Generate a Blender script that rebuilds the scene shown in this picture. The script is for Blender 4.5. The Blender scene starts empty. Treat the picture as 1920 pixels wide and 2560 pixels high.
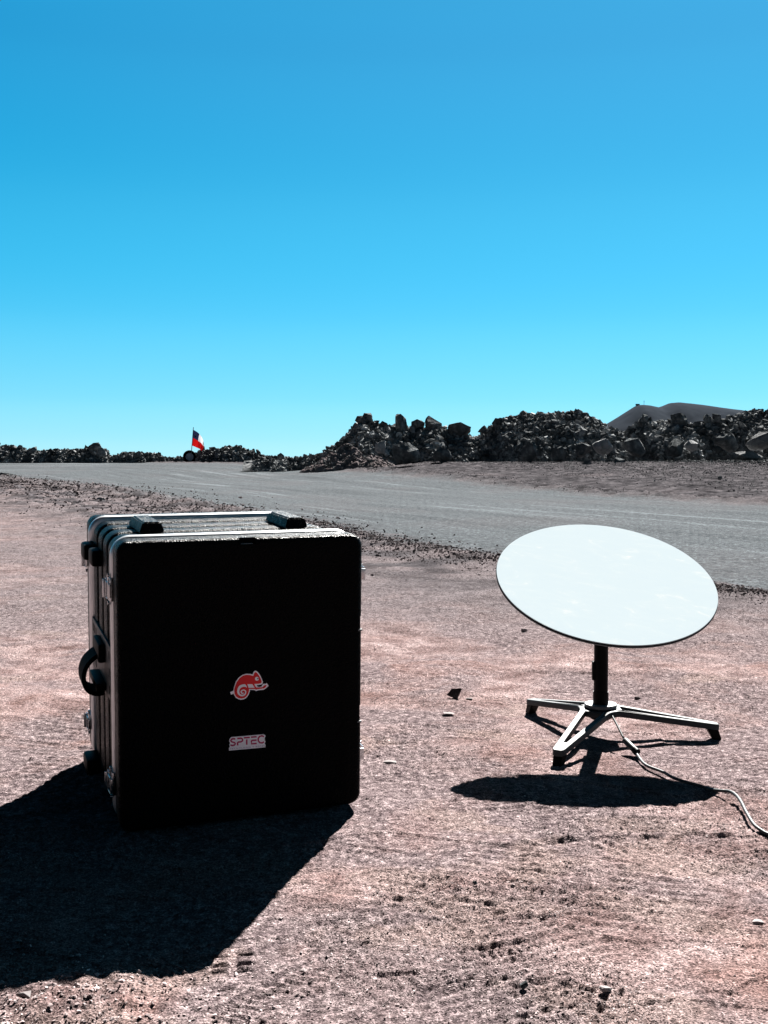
import bpy, bmesh, math, random
import numpy as np
from mathutils import Vector, Matrix
R = math.radians
rng = np.random.default_rng(11)
random.seed(5)
scene = bpy.context.scene
C = scene.collection

# ---------------------------------------------------------------- camera, world, sun, exposure
F, YH, H = 2675.8, 1151.4, 0.72          # focal length and horizon in photo pixels (1920x2560), lens height in m
PIT = math.atan((1280 - YH) / F)
cam = bpy.data.cameras.new('camera')
cam.sensor_fit = 'VERTICAL'; cam.sensor_height = 36.0; cam.lens = F / 2560 * 36
cam.clip_start = 0.05; cam.clip_end = 20000
co = bpy.data.objects.new('camera', cam); C.objects.link(co)
co.location = (0, 0, H); co.rotation_euler = (math.pi / 2 - PIT, 0, 0)
scene.camera = co

SAZ, SEL = R(16.4), R(38.6)
SUN = Vector((math.sin(SAZ) * math.cos(SEL), math.cos(SAZ) * math.cos(SEL), math.sin(SEL)))
EXPO = 2.6
GAIN = 2 ** EXPO
sl = bpy.data.lights.new('sun', 'SUN'); sl.energy = 5.0; sl.angle = R(0.5); sl.color = (1.0, 0.96, 0.91)
so = bpy.data.objects.new('sun', sl); C.objects.link(so)
so.rotation_euler = (-SUN).to_track_quat('-Z', 'Y').to_euler(); so.location = (3, 8, 9)

world = bpy.data.worlds.new('World'); scene.world = world; world.use_nodes = True
wt = world.node_tree; wt.nodes.clear()
def wn(t, **k):
    n = wt.nodes.new(t)
    for a, b in k.items(): setattr(n, a, b)
    return n
W = wt.links.new
sky = wn('ShaderNodeTexSky', sky_type='NISHITA', sun_disc=False, sun_elevation=SEL, sun_rotation=SAZ,
         altitude=2500.0, air_density=1.0, dust_density=0.3, ozone_density=2.0)
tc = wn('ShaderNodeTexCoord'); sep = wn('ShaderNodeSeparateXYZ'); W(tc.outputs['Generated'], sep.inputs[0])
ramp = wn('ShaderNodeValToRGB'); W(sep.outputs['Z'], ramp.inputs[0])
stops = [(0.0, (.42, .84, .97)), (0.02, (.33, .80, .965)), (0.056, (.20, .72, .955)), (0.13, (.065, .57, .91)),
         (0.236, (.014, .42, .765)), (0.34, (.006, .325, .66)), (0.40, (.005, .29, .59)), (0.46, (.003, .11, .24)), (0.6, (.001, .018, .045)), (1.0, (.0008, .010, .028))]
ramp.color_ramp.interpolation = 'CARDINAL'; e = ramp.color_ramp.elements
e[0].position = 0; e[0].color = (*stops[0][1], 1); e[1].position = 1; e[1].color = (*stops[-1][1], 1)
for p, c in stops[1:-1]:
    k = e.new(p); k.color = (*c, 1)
# the sky is a little paler towards the sun's side
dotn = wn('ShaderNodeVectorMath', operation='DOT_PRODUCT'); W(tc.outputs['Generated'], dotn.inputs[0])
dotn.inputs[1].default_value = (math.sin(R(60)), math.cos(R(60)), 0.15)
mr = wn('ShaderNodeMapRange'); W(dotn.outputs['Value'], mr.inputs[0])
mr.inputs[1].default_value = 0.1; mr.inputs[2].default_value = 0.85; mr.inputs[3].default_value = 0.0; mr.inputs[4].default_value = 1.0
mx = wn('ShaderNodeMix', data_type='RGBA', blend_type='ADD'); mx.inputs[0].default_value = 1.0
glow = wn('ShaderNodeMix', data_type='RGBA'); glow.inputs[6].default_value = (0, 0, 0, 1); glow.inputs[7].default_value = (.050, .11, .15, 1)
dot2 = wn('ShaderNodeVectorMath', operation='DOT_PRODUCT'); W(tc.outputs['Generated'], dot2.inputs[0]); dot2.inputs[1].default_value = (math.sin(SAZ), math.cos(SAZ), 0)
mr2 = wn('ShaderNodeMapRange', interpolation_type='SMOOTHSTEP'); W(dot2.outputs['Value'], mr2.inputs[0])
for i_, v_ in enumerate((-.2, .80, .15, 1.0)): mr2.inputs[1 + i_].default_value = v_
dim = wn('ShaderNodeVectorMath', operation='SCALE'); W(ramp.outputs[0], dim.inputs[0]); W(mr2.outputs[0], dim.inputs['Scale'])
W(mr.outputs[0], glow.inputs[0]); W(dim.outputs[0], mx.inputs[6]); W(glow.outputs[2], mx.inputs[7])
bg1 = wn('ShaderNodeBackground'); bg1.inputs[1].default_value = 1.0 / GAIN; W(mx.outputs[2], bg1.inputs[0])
bg2 = wn('ShaderNodeBackground'); bg2.inputs[1].default_value = 0.05; W(sky.outputs[0], bg2.inputs[0])
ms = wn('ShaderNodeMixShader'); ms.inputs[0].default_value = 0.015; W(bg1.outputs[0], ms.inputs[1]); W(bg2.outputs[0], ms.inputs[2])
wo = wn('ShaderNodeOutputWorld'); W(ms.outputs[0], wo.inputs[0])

scene.view_settings.view_transform = 'Standard'; scene.view_settings.look = 'None'
scene.view_settings.exposure = EXPO; scene.view_settings.gamma = 1.0; scene.view_settings.use_curve_mapping = False
scene.render.resolution_x = 768; scene.render.resolution_y = 1024
scene.cycles.max_bounces = 6

# ---------------------------------------------------------------- helpers
def ray(px, py):
    u = (px - 960) / F; v = -(py - 1280) / F
    c, s = math.cos(PIT), math.sin(PIT)
    return Vector((u, c + v * s, -s + v * c))
def at_depth(px, py, D):                       # the world point seen at a pixel, D metres ahead
    d = ray(px, py); return Vector((0, 0, H)) + d * (D / d.y)
def on_z(px, py, z=0.0):
    d = ray(px, py); return Vector((0, 0, H)) + d * ((z - H) / d.z)

def hash2(ix, iy, seed):
    h = (ix.astype(np.int64) * 374761393 + iy.astype(np.int64) * 668265263 + seed * 974634777) & 0x7fffffff
    h = ((h ^ (h >> 13)) * 1274126177) & 0x7fffffff
    h = (h ^ (h >> 16)) & 0x7fffffff
    return h.astype(np.float64) / 0x7fffffff
def noise2(x, y, seed=0):                      # gradient noise, about -0.7..0.7
    x0 = np.floor(x); y0 = np.floor(y); fx = x - x0; fy = y - y0
    u = fx * fx * fx * (fx * (fx * 6 - 15) + 10); v = fy * fy * fy * (fy * (fy * 6 - 15) + 10)
    def g(dx, dy):
        a = hash2(x0 + dx, y0 + dy, seed) * 2 * np.pi
        return np.cos(a) * (fx - dx) + np.sin(a) * (fy - dy)
    n0 = g(0, 0) * (1 - u) + g(1, 0) * u; n1 = g(0, 1) * (1 - u) + g(1, 1) * u
    return n0 * (1 - v) + n1 * v
def sstep(a, b, x):
    t = np.clip((x - a) / (b - a), 0, 1); return t * t * (3 - 2 * t)

def link(o, parent=None):
    C.objects.link(o)
    if parent is not None: o.parent = parent
    return o
def tag(o, label=None, cat=None, group=None, kind=None):
    if label: o['label'] = label
    if cat: o['category'] = cat
    if group: o['group'] = group
    if kind: o['kind'] = kind
    return o
def empty(name, M=Matrix()):
    o = bpy.data.objects.new(name, None); C.objects.link(o); o.matrix_world = M; o.empty_display_size = .1; return o
def from_bm(name, bm, mat, parent=None, smooth=False, ang=None):
    me = bpy.data.meshes.new(name); bmesh.ops.recalc_face_normals(bm, faces=bm.faces); bm.to_mesh(me); bm.free()
    for m in (mat if isinstance(mat, (list, tuple)) else [mat]): me.materials.append(m)
    if smooth or ang:
        me.polygons.foreach_set('use_smooth', [True] * len(me.polygons))
        if ang: me.set_sharp_from_angle(angle=R(ang))
    return link(bpy.data.objects.new(name, me), parent)
def from_arrays(name, V, T, mat, parent=None, smooth=False, n=3):
    me = bpy.data.meshes.new(name)
    me.vertices.add(len(V)); me.vertices.foreach_set('co', np.ascontiguousarray(V, dtype=np.float32).ravel())
    m = len(T); me.loops.add(m * n); me.loops.foreach_set('vertex_index', np.ascontiguousarray(T, dtype=np.int32).ravel())
    me.polygons.add(m); me.polygons.foreach_set('loop_start', np.arange(0, m * n, n, dtype=np.int32))
    me.polygons.foreach_set('loop_total', np.full(m, n, dtype=np.int32))
    me.polygons.foreach_set('use_smooth', np.full(m, smooth))
    me.update(calc_edges=True); me.validate()
    me.materials.append(mat)
    return link(bpy.data.objects.new(name, me), parent)

def box(bm, x0, x1, y0, y1, z0, z1, M=None, bev=0.0):
    vs = [bm.verts.new(((x0, x1)[i & 1], (y0, y1)[(i >> 1) & 1], (z0, z1)[i >> 2])) for i in range(8)]
    fs = [bm.faces.new([vs[k] for k in q]) for q in ((0, 2, 3, 1), (4, 5, 7, 6), (0, 1, 5, 4), (2, 6, 7, 3), (0, 4, 6, 2), (1, 3, 7, 5))]
    if bev:
        es = list({ed for f in fs for ed in f.edges})
        r = bmesh.ops.bevel(bm, geom=es, offset=bev, segments=2, affect='EDGES', profile=.6)
        vs = list({v for f in r['faces'] for v in f.verts} | {v for v in vs if v.is_valid})
    if M is not None:
        for v in vs: v.co = M @ v.co
    return vs
def frame_of(d):
    d = d.normalized(); a = Vector((0, 0, 1)) if abs(d.z) < .9 else Vector((1, 0, 0))
    x = d.cross(a).normalized(); return x, d.cross(x).normalized()
def tube(bm, pts, rad, n=12, caps=True, closed=False):
    pts = [Vector(p) for p in pts]; m = len(pts); rings = []
    x = None
    for i, p in enumerate(pts):
        a = pts[i - 1] if (i or closed) else pts[i]; b = pts[(i + 1) % m] if (i < m - 1 or closed) else pts[i]
        d = (b - a).normalized()
        if x is None: x, y = frame_of(d)
        else:
            x = (x - d * x.dot(d)).normalized(); y = d.cross(x)
        r = rad[i] if isinstance(rad, (list, tuple)) else rad
        rings.append([bm.verts.new(p + (x * math.cos(t) + y * math.sin(t)) * r) for t in [2 * math.pi * k / n for k in range(n)]])
    rr_ = rings + ([rings[0]] if closed else [])
    for A, B in zip(rr_, rr_[1:]):
        for k in range(n): bm.faces.new((A[k], A[(k + 1) % n], B[(k + 1) % n], B[k]))
    if caps and not closed: bm.faces.new(rings[0][::-1]); bm.faces.new(rings[-1])
def lathe(bm, prof, n=48, M=None):             # prof: (r, z) from top axis to bottom axis
    rings = []
    for r, z in prof:
        if r < 1e-6: rings.append([bm.verts.new((0, 0, z))])
        else: rings.append([bm.verts.new((r * math.cos(2 * math.pi * k / n), r * math.sin(2 * math.pi * k / n), z)) for k in range(n)])
    for A, B in zip(rings, rings[1:]):
        for k in range(n):
            k2 = (k + 1) % n
            if len(A) == 1 and len(B) == 1: continue
            if len(A) == 1: bm.faces.new((A[0], B[k], B[k2]))
            elif len(B) == 1: bm.faces.new((A[k], B[0], A[k2]))
            else: bm.faces.new((A[k], B[k], B[k2], A[k2]))
    if M is not None:
        for g in rings:
            for v in g: v.co = M @ v.co
def smooth_path(P, sub=6):
    P = [Vector(p) for p in P]; out = []
    for i in range(len(P) - 1):
        a, b, c, d = P[max(i - 1, 0)], P[i], P[i + 1], P[min(i + 2, len(P) - 1)]
        for k in range(sub):
            t = k / sub
            out.append(.5 * ((2 * b) + (c - a) * t + (2 * a - 5 * b + 4 * c - d) * t * t + (3 * b - a - 3 * c + d) * t ** 3))
    return out + [P[-1]]

# ---------------------------------------------------------------- materials
class NT:
    def __init__(s, name):
        s.m = bpy.data.materials.new(name); s.m.use_nodes = True; s.t = s.m.node_tree
        s.p = s.t.nodes['Principled BSDF']; s.L = s.t.links.new
    def n(s, t, **k):
        q = s.t.nodes.new(t)
        for a, b in k.items(): setattr(q, a, b)
        return q
    def noise(s, scale, det=4, rough=.55, coord='Object', vec=None, dist=0):
        if not hasattr(s, 'tc'): s.tc = s.n('ShaderNodeTexCoord')
        q = s.n('ShaderNodeTexNoise'); q.inputs['Scale'].default_value = scale; q.inputs['Detail'].default_value = det
        q.inputs['Roughness'].default_value = rough; q.inputs['Distortion'].default_value = dist
        s.L(vec or s.tc.outputs[coord], q.inputs['Vector']); return q.outputs['Fac']
    def ramp(s, fac, st, interp='LINEAR'):
        q = s.n('ShaderNodeValToRGB'); q.color_ramp.interpolation = interp; el = q.color_ramp.elements
        cc = lambda c: (c, c, c, 1) if isinstance(c, (int, float)) else (*c, 1)
        el[0].position, el[0].color = st[0][0], cc(st[0][1]); el[1].position, el[1].color = st[-1][0], cc(st[-1][1])
        for p, c in st[1:-1]: el.new(p).color = cc(c)
        s.L(fac, q.inputs[0]); return q.outputs[0]
    def mix(s, fac, a, b, mode='MIX'):
        q = s.n('ShaderNodeMix', data_type='RGBA', blend_type=mode)
        for sock, v in ((q.inputs[0], fac), (q.inputs[6], a), (q.inputs[7], b)):
            if isinstance(v, (int, float)): sock.default_value = v
            elif isinstance(v, tuple): sock.default_value = (*v, 1)
            else: s.L(v, sock)
        return q.outputs[2]
    def math(s, op, a, b=0.0):
        q = s.n('ShaderNodeMath', operation=op)
        for i, v in enumerate((a, b)):
            if isinstance(v, (int, float)): q.inputs[i].default_value = v
            else: s.L(v, q.inputs[i])
        return q.outputs[0]
    def bump(s, h, strength=.5, dist=.01, normal=None):
        q = s.n('ShaderNodeBump'); q.inputs['Strength'].default_value = strength; q.inputs['Distance'].default_value = dist
        s.L(h, q.inputs['Height'])
        if normal: s.L(normal, q.inputs['Normal'])
        s.L(q.outputs[0], s.p.inputs['Normal']); return q.outputs[0]
    def set(s, col=None, rough=None, metal=None, spec=None):
        for nm, v in (('Base Color', col), ('Roughness', rough), ('Metallic', metal), ('Specular IOR Level', spec)):
            if v is None: continue
            i = s.p.inputs[nm]
            if isinstance(v, tuple): i.default_value = (*v, 1)
            elif isinstance(v, (int, float)): i.default_value = v
            else: s.L(v, i)
        return s.m

# ground: reddish compacted dirt, with the grey haul road given by a mesh attribute
g = NT('dirt')
att = g.n('ShaderNodeAttribute', attribute_name='road').outputs['Fac']
big = g.noise(1.3, 5, .6, dist=.4); mid = g.noise(6, 8, .72, dist=.3); fine = g.noise(48, 6, .75)
grit = g.noise(300, 2, .6)
pink = g.ramp(mid, [(.32, (.056, .040, .038)), (.44, (.095, .073, .072)), (.54, (.145, .118, .117)), (.66, (.195, .168, .168))])
grey = g.ramp(fine, [(.34, (.038, .032, .035)), (.5, (.090, .077, .080)), (.66, (.20, .178, .182))])
brown = g.ramp(fine, [(.3, (.060, .037, .033)), (.7, (.180, .130, .120))])
col = g.mix(g.ramp(big, [(.42, 0.0), (.52, 1.0)]), pink, grey)
col = g.mix(g.ramp(g.noise(2.2, 4, .6, dist=.8), [(.54, 0.0), (.68, .65)]), col, brown)
pit = g.mix(1.0, g.ramp(grit, [(.37, .35), (.46, .88), (.56, 1.12), (.64, 1.9)]), g.ramp(g.noise(115, 3, .65), [(.36, .5), (.48, .97), (.58, 1.1), (.67, 1.5)]), 'MULTIPLY')
rg = g.ramp(g.noise(14, 8, .8), [(.3, (.026, .029, .032)), (.5, (.050, .056, .061)), (.7, (.085, .092, .097))])
lane = g.n('ShaderNodeAttribute', attribute_name='lane').outputs['Fac']; sy = g.n('ShaderNodeSeparateXYZ'); g.L(g.tc.outputs['Object'], sy.inputs[0])
cb_ = g.n('ShaderNodeCombineXYZ'); g.L(g.math('MULTIPLY', lane, 22.0), cb_.inputs[0]); g.L(g.math('MULTIPLY', sy.outputs['Y'], .10), cb_.inputs[1])
streak = g.ramp(g.noise(1.0, 6, .65, vec=cb_.outputs[0]), [(.32, .78), (.48, 1.0), (.58, 1.06), (.66, 1.6)])
rcol = g.mix(1.0, rg, streak, 'MULTIPLY'); rcol = g.mix(1.0, rcol, g.ramp(g.noise(90, 2, .8), [(.3, .5), (.5, 1), (.7, 1.6)]), 'MULTIPLY'); rcol = g.mix(1.0, rcol, g.ramp(g.noise(30, 2, .8), [(.32, .6), (.5, 1), (.68, 1.5)]), 'MULTIPLY'); rcol = g.mix(1.0, rcol, g.ramp(g.noise(11, 3, .8), [(.33, .72), (.5, 1), (.67, 1.3)]), 'MULTIPLY')
far = g.n('ShaderNodeAttribute', attribute_name='bank').outputs['Fac']
bcol = g.ramp(g.noise(2.5, 8, .8), [(.36, (.008, .008, .009)), (.5, (.030, .0285, .031)), (.63, (.075, .070, .075))])
col = g.mix(1.0, col, (1.10, 1.0, .985), 'MULTIPLY')
scf = g.n('ShaderNodeAttribute', attribute_name='scuff').outputs['Fac']
col = g.mix(scf, col, g.ramp(fine, [(.3, (.088, .062, .057)), (.7, (.195, .152, .143))]))
gd = g.n('ShaderNodeAttribute', attribute_name='verge').outputs['Fac']
col = g.mix(gd, col, g.mix(1.0, g.ramp(fine, [(.32, (.034, .030, .032)), (.5, (.068, .060, .063)), (.68, (.13, .118, .122))]), g.ramp(mid, [(.35, .75), (.65, 1.35)]), 'MULTIPLY'))
col = g.mix(1.0, col, pit, 'MULTIPLY'); col = g.mix(att, col, rcol); col = g.mix(far, col, bcol)
hgt = g.math('ADD', g.math('MULTIPLY', fine, .55), g.math('MULTIPLY', grit, .35))
g.bump(hgt, 1.0, .009); M_dirt = g.set(col, 1.0, 0, 0.0)

def rock_mat(name, lo, mid_, hi, s=5, bstr=.6, bd=.03, isl=False):
    r = NT(name)
    c = r.ramp(r.noise(s, 8, .7), [(.3, lo), (.5, mid_), (.72, hi)])
    oi = r.n('ShaderNodeObjectInfo').outputs['Random']
    c = r.mix(1.0, c, r.ramp(oi, [(0, .75), (1, 1.3)]), 'MULTIPLY')
    if isl: c = r.mix(1.0, c, r.ramp(r.n('ShaderNodeNewGeometry').outputs['Random Per Island'], [(0, .45), (.6, 1.0), (.85, 1.5), (1, 2.3)]), 'MULTIPLY')
    r.bump(r.noise(s * 5, 8, .7), bstr, bd); return r.set(c, 1.0, 0, 0.0)
M_rock = rock_mat('dark_rock', (.024, .026, .028), (.095, .102, .106), (.27, .277, .28), 3, 1.0, .09)
M_pale = rock_mat('pale_rock', (.09, .094, .097), (.22, .225, .23), (.36, .36, .365), 4, 1.0, .06)
M_rub = rock_mat('rubble_stone', (.022, .023, .024), (.100, .106, .110), (.33, .338, .342), 1.3, isl=True)
M_peb = rock_mat('pale_pebble', (.12, .105, .105), (.17, .155, .155), (.23, .215, .215), 9, .3, .002)
M_grav = rock_mat('gravel_stone', (.09, .070, .069), (.19, .155, .153), (.40, .35, .35), 9, .4, .003, True)
M_clod = rock_mat('earth_clod', (.024, .020, .021), (.068, .058, .059), (.14, .124, .126), 6, .6, .01, True)
M_hill = rock_mat('hazed_hill_soil', (.0125, .0155, .020), (.0185, .022, .0275), (.027, .031, .037), .004, .3, 2)  # blue-grey of distance haze mixed into the hill's own colour

pl = NT('textured_black_plastic')
v = pl.n('ShaderNodeTexVoronoi'); v.inputs['Scale'].default_value = 330; pl.L(pl.n('ShaderNodeTexCoord').outputs['Object'], v.inputs['Vector'])
pl.bump(pl.math('ADD', v.outputs['Distance'], pl.math('MULTIPLY', pl.noise(150, 3, .6), 1.1)), .8, .0022)
M_plas = pl.set((.0012, .0013, .0014), pl.ramp(pl.noise(60, 3), [(.35, .25), (.65, .4)]), 0, .5); pl.p.inputs['IOR'].default_value = 1.095
M_plas2 = NT('smooth_black_plastic').set((.001, .001, .0012), .5, 0, .03)
M_rub_blk = NT('black_rubber').set((.001, .001, .001), .7, 0, .02)
al = NT('aluminium'); al.bump(al.noise(40, 3), .08, .001); M_alu = al.set((.55, .56, .57), al.ramp(al.noise(18, 3), [(.3, .32), (.7, .45)]), .8, .5)
M_chr = NT('latch_steel').set((.40, .42, .44), .22, 1.0, .5)
st = NT('dark_steel_plate'); M_stl = st.set(st.ramp(st.noise(30, 4), [(.3, (.008, .009, .009)), (.7, (.035, .037, .037))]), .5, .3, .2)
ds = NT('dish_white_paint')
mpd = ds.n('ShaderNodeMapping'); mpd.inputs['Scale'].default_value = (1, 2.6, 1); mpd.inputs['Rotation'].default_value = (0, 0, .35); ds.tc = ds.n('ShaderNodeTexCoord'); ds.L(ds.tc.outputs['Object'], mpd.inputs[0])
dust = ds.ramp(ds.noise(9, 9, .72, vec=mpd.outputs[0], dist=1.2), [(.46, (.365, .428, .460)), (.58, (.375, .435, .462)), (.65, (.42, .46, .475)), (.73, (.48, .49, .49))])
M_dish = ds.set(dust, ds.ramp(ds.noise(12, 4), [(.3, .5), (.7, .7)]), 0, .0)
gp = NT('grey_powder_coat'); gp.bump(gp.noise(700, 2), .12, .0005); M_gry = gp.set(gp.ramp(gp.noise(20, 5), [(.3, (.022, .027, .030)), (.7, (.035, .041, .044))]), .5, 0, .12)
M_lgt = NT('light_grey_paint').set((.11, .12, .125), .5, 0, .12)
M_mast = NT('black_mast_paint').set((.0012, .0012, .0014), .45, 0, .06)
M_cab = NT('grey_cable_sheath').set((.040, .044, .047), .5, 0, .12)
M_wht = NT('white_vinyl').set((.80, .79, .83), .5, 0, .3)
M_red = NT('red_vinyl').set((.62, .004, .008), .5, 0, .3)
M_mag = NT('crimson_print').set((.40, .004, .085), .5, 0, .3)
M_pur = NT('purple_grey_print').set((.22, .17, .28), .5, 0, .3)
def cloth(name, c):
    m = NT(name); m.set(c, .8, 0, .1); tr = m.n('ShaderNodeBsdfTranslucent'); tr.inputs[0].default_value = (*c, 1)
    mx_ = m.n('ShaderNodeMixShader'); mx_.inputs[0].default_value = .55; out = m.t.nodes['Material Output']
    m.L(m.p.outputs[0], mx_.inputs[1]); m.L(tr.outputs[0], mx_.inputs[2]); m.L(mx_.outputs[0], out.inputs[0]); return m.m
M_fr, M_fw, M_fb = cloth('red_cloth', (.14, .002, .002)), cloth('white_cloth', (.24, .24, .26)), cloth('blue_cloth', (.004, .006, .018))
M_rim = NT('tyre_rim_metal').set((.22, .29, .35), .5, .1, .2)

# ---------------------------------------------------------------- terrain
NEAR_EDGE = np.array([(-15.7, 43.8), (-10.5, 33), (-6.9, 26), (-3.2, 16.9), (-1.26, 12.9), (-.2, 9.9), (.81, 7.7), (1.84, 5.85), (2.9, 4.4), (4.2, 3.0), (7, 0.6), (14, -5)])
FAR_EDGE = np.array([(-60, 130), (-32, 98), (-17, 74), (-4.2, 50), (1.8, 33), (4.9, 21.2), (6.3, 17.6), (9.0, 12.5), (14, 5), (24, -5)])
def poly_x(P, y): return np.interp(y, P[::-1, 1], P[::-1, 0])
def edge_dist(x, y, P):                        # signed distance, positive on the far (right) side of the line
    best = np.full(x.shape, 1e9); sg = np.ones(x.shape)
    for (ax, ay), (bx, by) in zip(P[:-1], P[1:]):
        dx, dy = bx - ax, by - ay; t = np.clip(((x - ax) * dx + (y - ay) * dy) / (dx * dx + dy * dy), 0, 1)
        d = np.hypot(x - ax - t * dx, y - ay - t * dy); s_ = np.where((x - ax) * dy - (y - ay) * dx > 0, -1.0, 1.0)
        m = d < best; best = np.where(m, d, best); sg = np.where(m, s_, sg)
    return best * sg
def footprint(x, y, cx, cy, ang, L=.25, Wd=.095, lug=.018, amp=1.0):
    c, s = math.cos(ang), math.sin(ang); u = (x - cx) * c + (y - cy) * s; w = -(x - cx) * s + (y - cy) * c
    q4 = np.sqrt((u / (L / 2)) ** 4 + (w / (Wd / 2)) ** 4) ** .5; inside = sstep(1.06, .94, q4)
    lugs = sstep(-.3, .5, np.cos(2 * np.pi * (u + .35 * np.abs(w)) / lug)); rim_ = sstep(.85, 1.0, q4) * sstep(1.25, 1.02, q4)
    return amp * (inside * (-.0040 + .0042 * lugs * sstep(.9, .7, q4)) + .0016 * rim_)
def crosstread(x, y, cx, cy, ang):
    c, s = math.cos(ang), math.sin(ang); u = (x - cx) * c + (y - cy) * s; w = -(x - cx) * s + (y - cy) * c
    ins = sstep(1.05, .95, np.maximum(abs(u) / .030, abs(w) / .034))
    line = np.maximum(sstep(.008, .003, abs(u)), np.maximum(sstep(.006, .002, abs(w - .006)), sstep(.006, .002, abs(w + .022))))
    return ins * (.0045 - .006 * line)
PRINTS = [(1000, 2200, .3), (930, 2145, 2.7), (1190, 2270, -.2), (1265, 2400, .35), (1340, 2160, 1.2), (1540, 2130, .5), (1700, 2300, -.6),
          (900, 2480, .15), (1060, 2330, .1), (700, 2500, .9), (1640, 2060, .1), (1450, 2520, .7), (1150, 2050, 2.3), (1000, 1900, .4), (1750, 1700, .2), (1300, 1690, 2.8), (100, 1500, .2), (70, 1700, .5)]
PR = [(on_z(a, b).x, on_z(a, b).y, c) for a, b, c in PRINTS]
for k_ in range(34):
    px_, py_ = rng.uniform(-100, 2000), rng.uniform(1560, 2600); PR.append((on_z(px_, py_).x, on_z(px_, py_).y, rng.uniform(-.6, .9)))
CT = on_z(585, 2405); BL = on_z(120, 2530)
def terrain(x, y, hf=None):
    D = np.hypot(x, y)
    if hf is None: hf = np.ones_like(D)
    z = np.zeros_like(D)
    # rising ground beyond the road
    rise = sstep(0, 1, (y - np.interp(x, [-30, -4, 2, 12], [46, 34, 24, 17])) / np.interp(x, [-30, 12], [26, 21]))
    z += np.interp(x, [-6, 3], [.55, .66]) * rise
    dn = edge_dist(x, y, NEAR_EDGE); df = edge_dist(x, y, FAR_EDGE)
    wb = .25 + .5 * sstep(6, 25, D); road = sstep(-wb, wb, dn + .30 * wb / .25 * noise2(x * 1.3, y * 1.3, 3) + .35 * noise2(x * 4.3, y * 4.3, 14) - .1) * sstep(1.0, -1.0, df + .9 * noise2(x * .6, y * .6, 4) + .5 * noise2(x * 2.6, y * 2.6, 15)) * (1 - .12 * sstep(.0, .35, noise2(x * .5, y * .35, 16)))
    lump = .5 + noise2(x * 3.1, y * 3.1, 7) + .8 * np.abs(noise2(x * 9, y * 9, 8))
    # windrows along both road edges
    farfac = sstep(8, 20, D)
    z += np.exp(-(dn / (.20 + .35 * farfac)) ** 2) * (.026 + .10 * farfac) * lump
    z += np.exp(-((dn + 1.8) / 1.5) ** 2) * .07 * farfac * np.clip(lump, 0, 2)
    z += np.exp(-((df - .3) / .7) ** 2) * .11 * lump + np.exp(-((df - 3.2) / .8) ** 2) * .08 * lump * sstep(.0, .25, noise2(x * .25, y * .25, 12) + .15)
    z += sstep(1, 3, df) * .06 * np.abs(noise2(x * 2.2, y * 2.2, 77))
    # wheel ruts along the road
    z += road * .018 * noise2((x * .88 + y * .47) * 1.8, (y * .88 - x * .47) * .06, 9)
    n = 1 - .75 * road
    z += n * (.022 * noise2(x * .8, y * .8, 1) + .013 * noise2(x * 2.6, y * 2.6, 2))
    if D.min() < 9:    # level under the case and the tripod
        flat = np.exp(-(((x + .3) / .8) ** 4 + ((y - 1.9) / .75) ** 4)); z = z * (1 - .8 * flat)
        cs = np.exp(-(((x + .42) / .34) ** 4 + ((y - 2.50) / .22) ** 4)); z += .012 * cs
        flat = np.exp(-(((x - .57) / .42) ** 4 + ((y - 2.75) / .42) ** 4)); z = z * (1 - .8 * flat)
    cl = sstep(-.05, .30, noise2(x * 1.7, y * 1.7, 21) + .5 * noise2(x * 5, y * 5, 22)); pr = np.zeros_like(x)
    fl2 = 1 - .5 * np.exp(-(((x - .57) / .42) ** 4 + ((y - 2.75) / .42) ** 4)) if D.min() < 9 else 1.0
    z += n * hf * fl2 * (.005 * noise2(x * 8, y * 8, 5) + .0022 * (np.abs(noise2(x * 19, y * 19, 6)) - .2))
    z += (1 - .5 * road) * hf * fl2 * (.0010 + .0032 * cl) * noise2(x * 44, y * 44, 10)
    z += (1 - .4 * road) * hf * fl2 * (.0008 + .0024 * cl) * noise2(x * 105, y * 105, 11)
    z += (1 - .4 * road) * hf * fl2 * (.0003 + .0008 * cl) * np.abs(noise2(x * 190, y * 190, 13))
    # flakes: broken crust with a sharp lip on one side
    q = noise2(x * 2.3 + .6 * y, y * 3.5, 31); z += n * hf * .0032 * (sstep(.0, .012, q) - sstep(.012, .20, q))
    q = noise2(x * 4.1, y * 5.5, 33); z += n * hf * .0022 * (sstep(.05, .06, q) - sstep(.06, .22, q))
    w = noise2(x * 1.1, y * 1.1, 40)
    z += n * hf * .0013 * np.sin((x * .30 + y * .95 + .05 * w) * 2 * np.pi / .030) * sstep(.20, .32, noise2(x * 1.9, y * 2.6, 41))
    z += n * hf * .0012 * np.sin((x * -.35 + y * .94 + .04 * w) * 2 * np.pi / .024) * sstep(.22, .34, noise2(x * 2.2 + 7, y * 2.6, 43))
    if D.min() < 9:
        hf_ = hf if isinstance(hf, np.ndarray) else np.full_like(x, hf)
        for i_, (a, b, c) in enumerate(PR):
            m = (np.abs(x - a) < .2) & (np.abs(y - b) < .2)
            if not m.any(): continue
            xm, ym = x[m], y[m]
            z[m] += footprint(xm, ym, a, b, c, lug=.015 + .006 * (i_ % 3), L=.14 + .11 * (i_ % 2), amp=.62 if i_ < 18 else .34) * hf_[m] * (.25 + .9 * sstep(-.15, .2, noise2(xm * 9 + i_, ym * 9, 93)))
        z += crosstread(x, y, CT.x, CT.y, .1)
        z += .016 * np.exp(-(((x - BL.x) / .16) ** 2 + ((y - BL.y) / .10) ** 2)) * (1 + noise2(x * 30, y * 30, 51))
        yr = 1.93 + .10 * np.sin((x - .1) * 3.4)       # a curved ridge of pushed-up dirt
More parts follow.
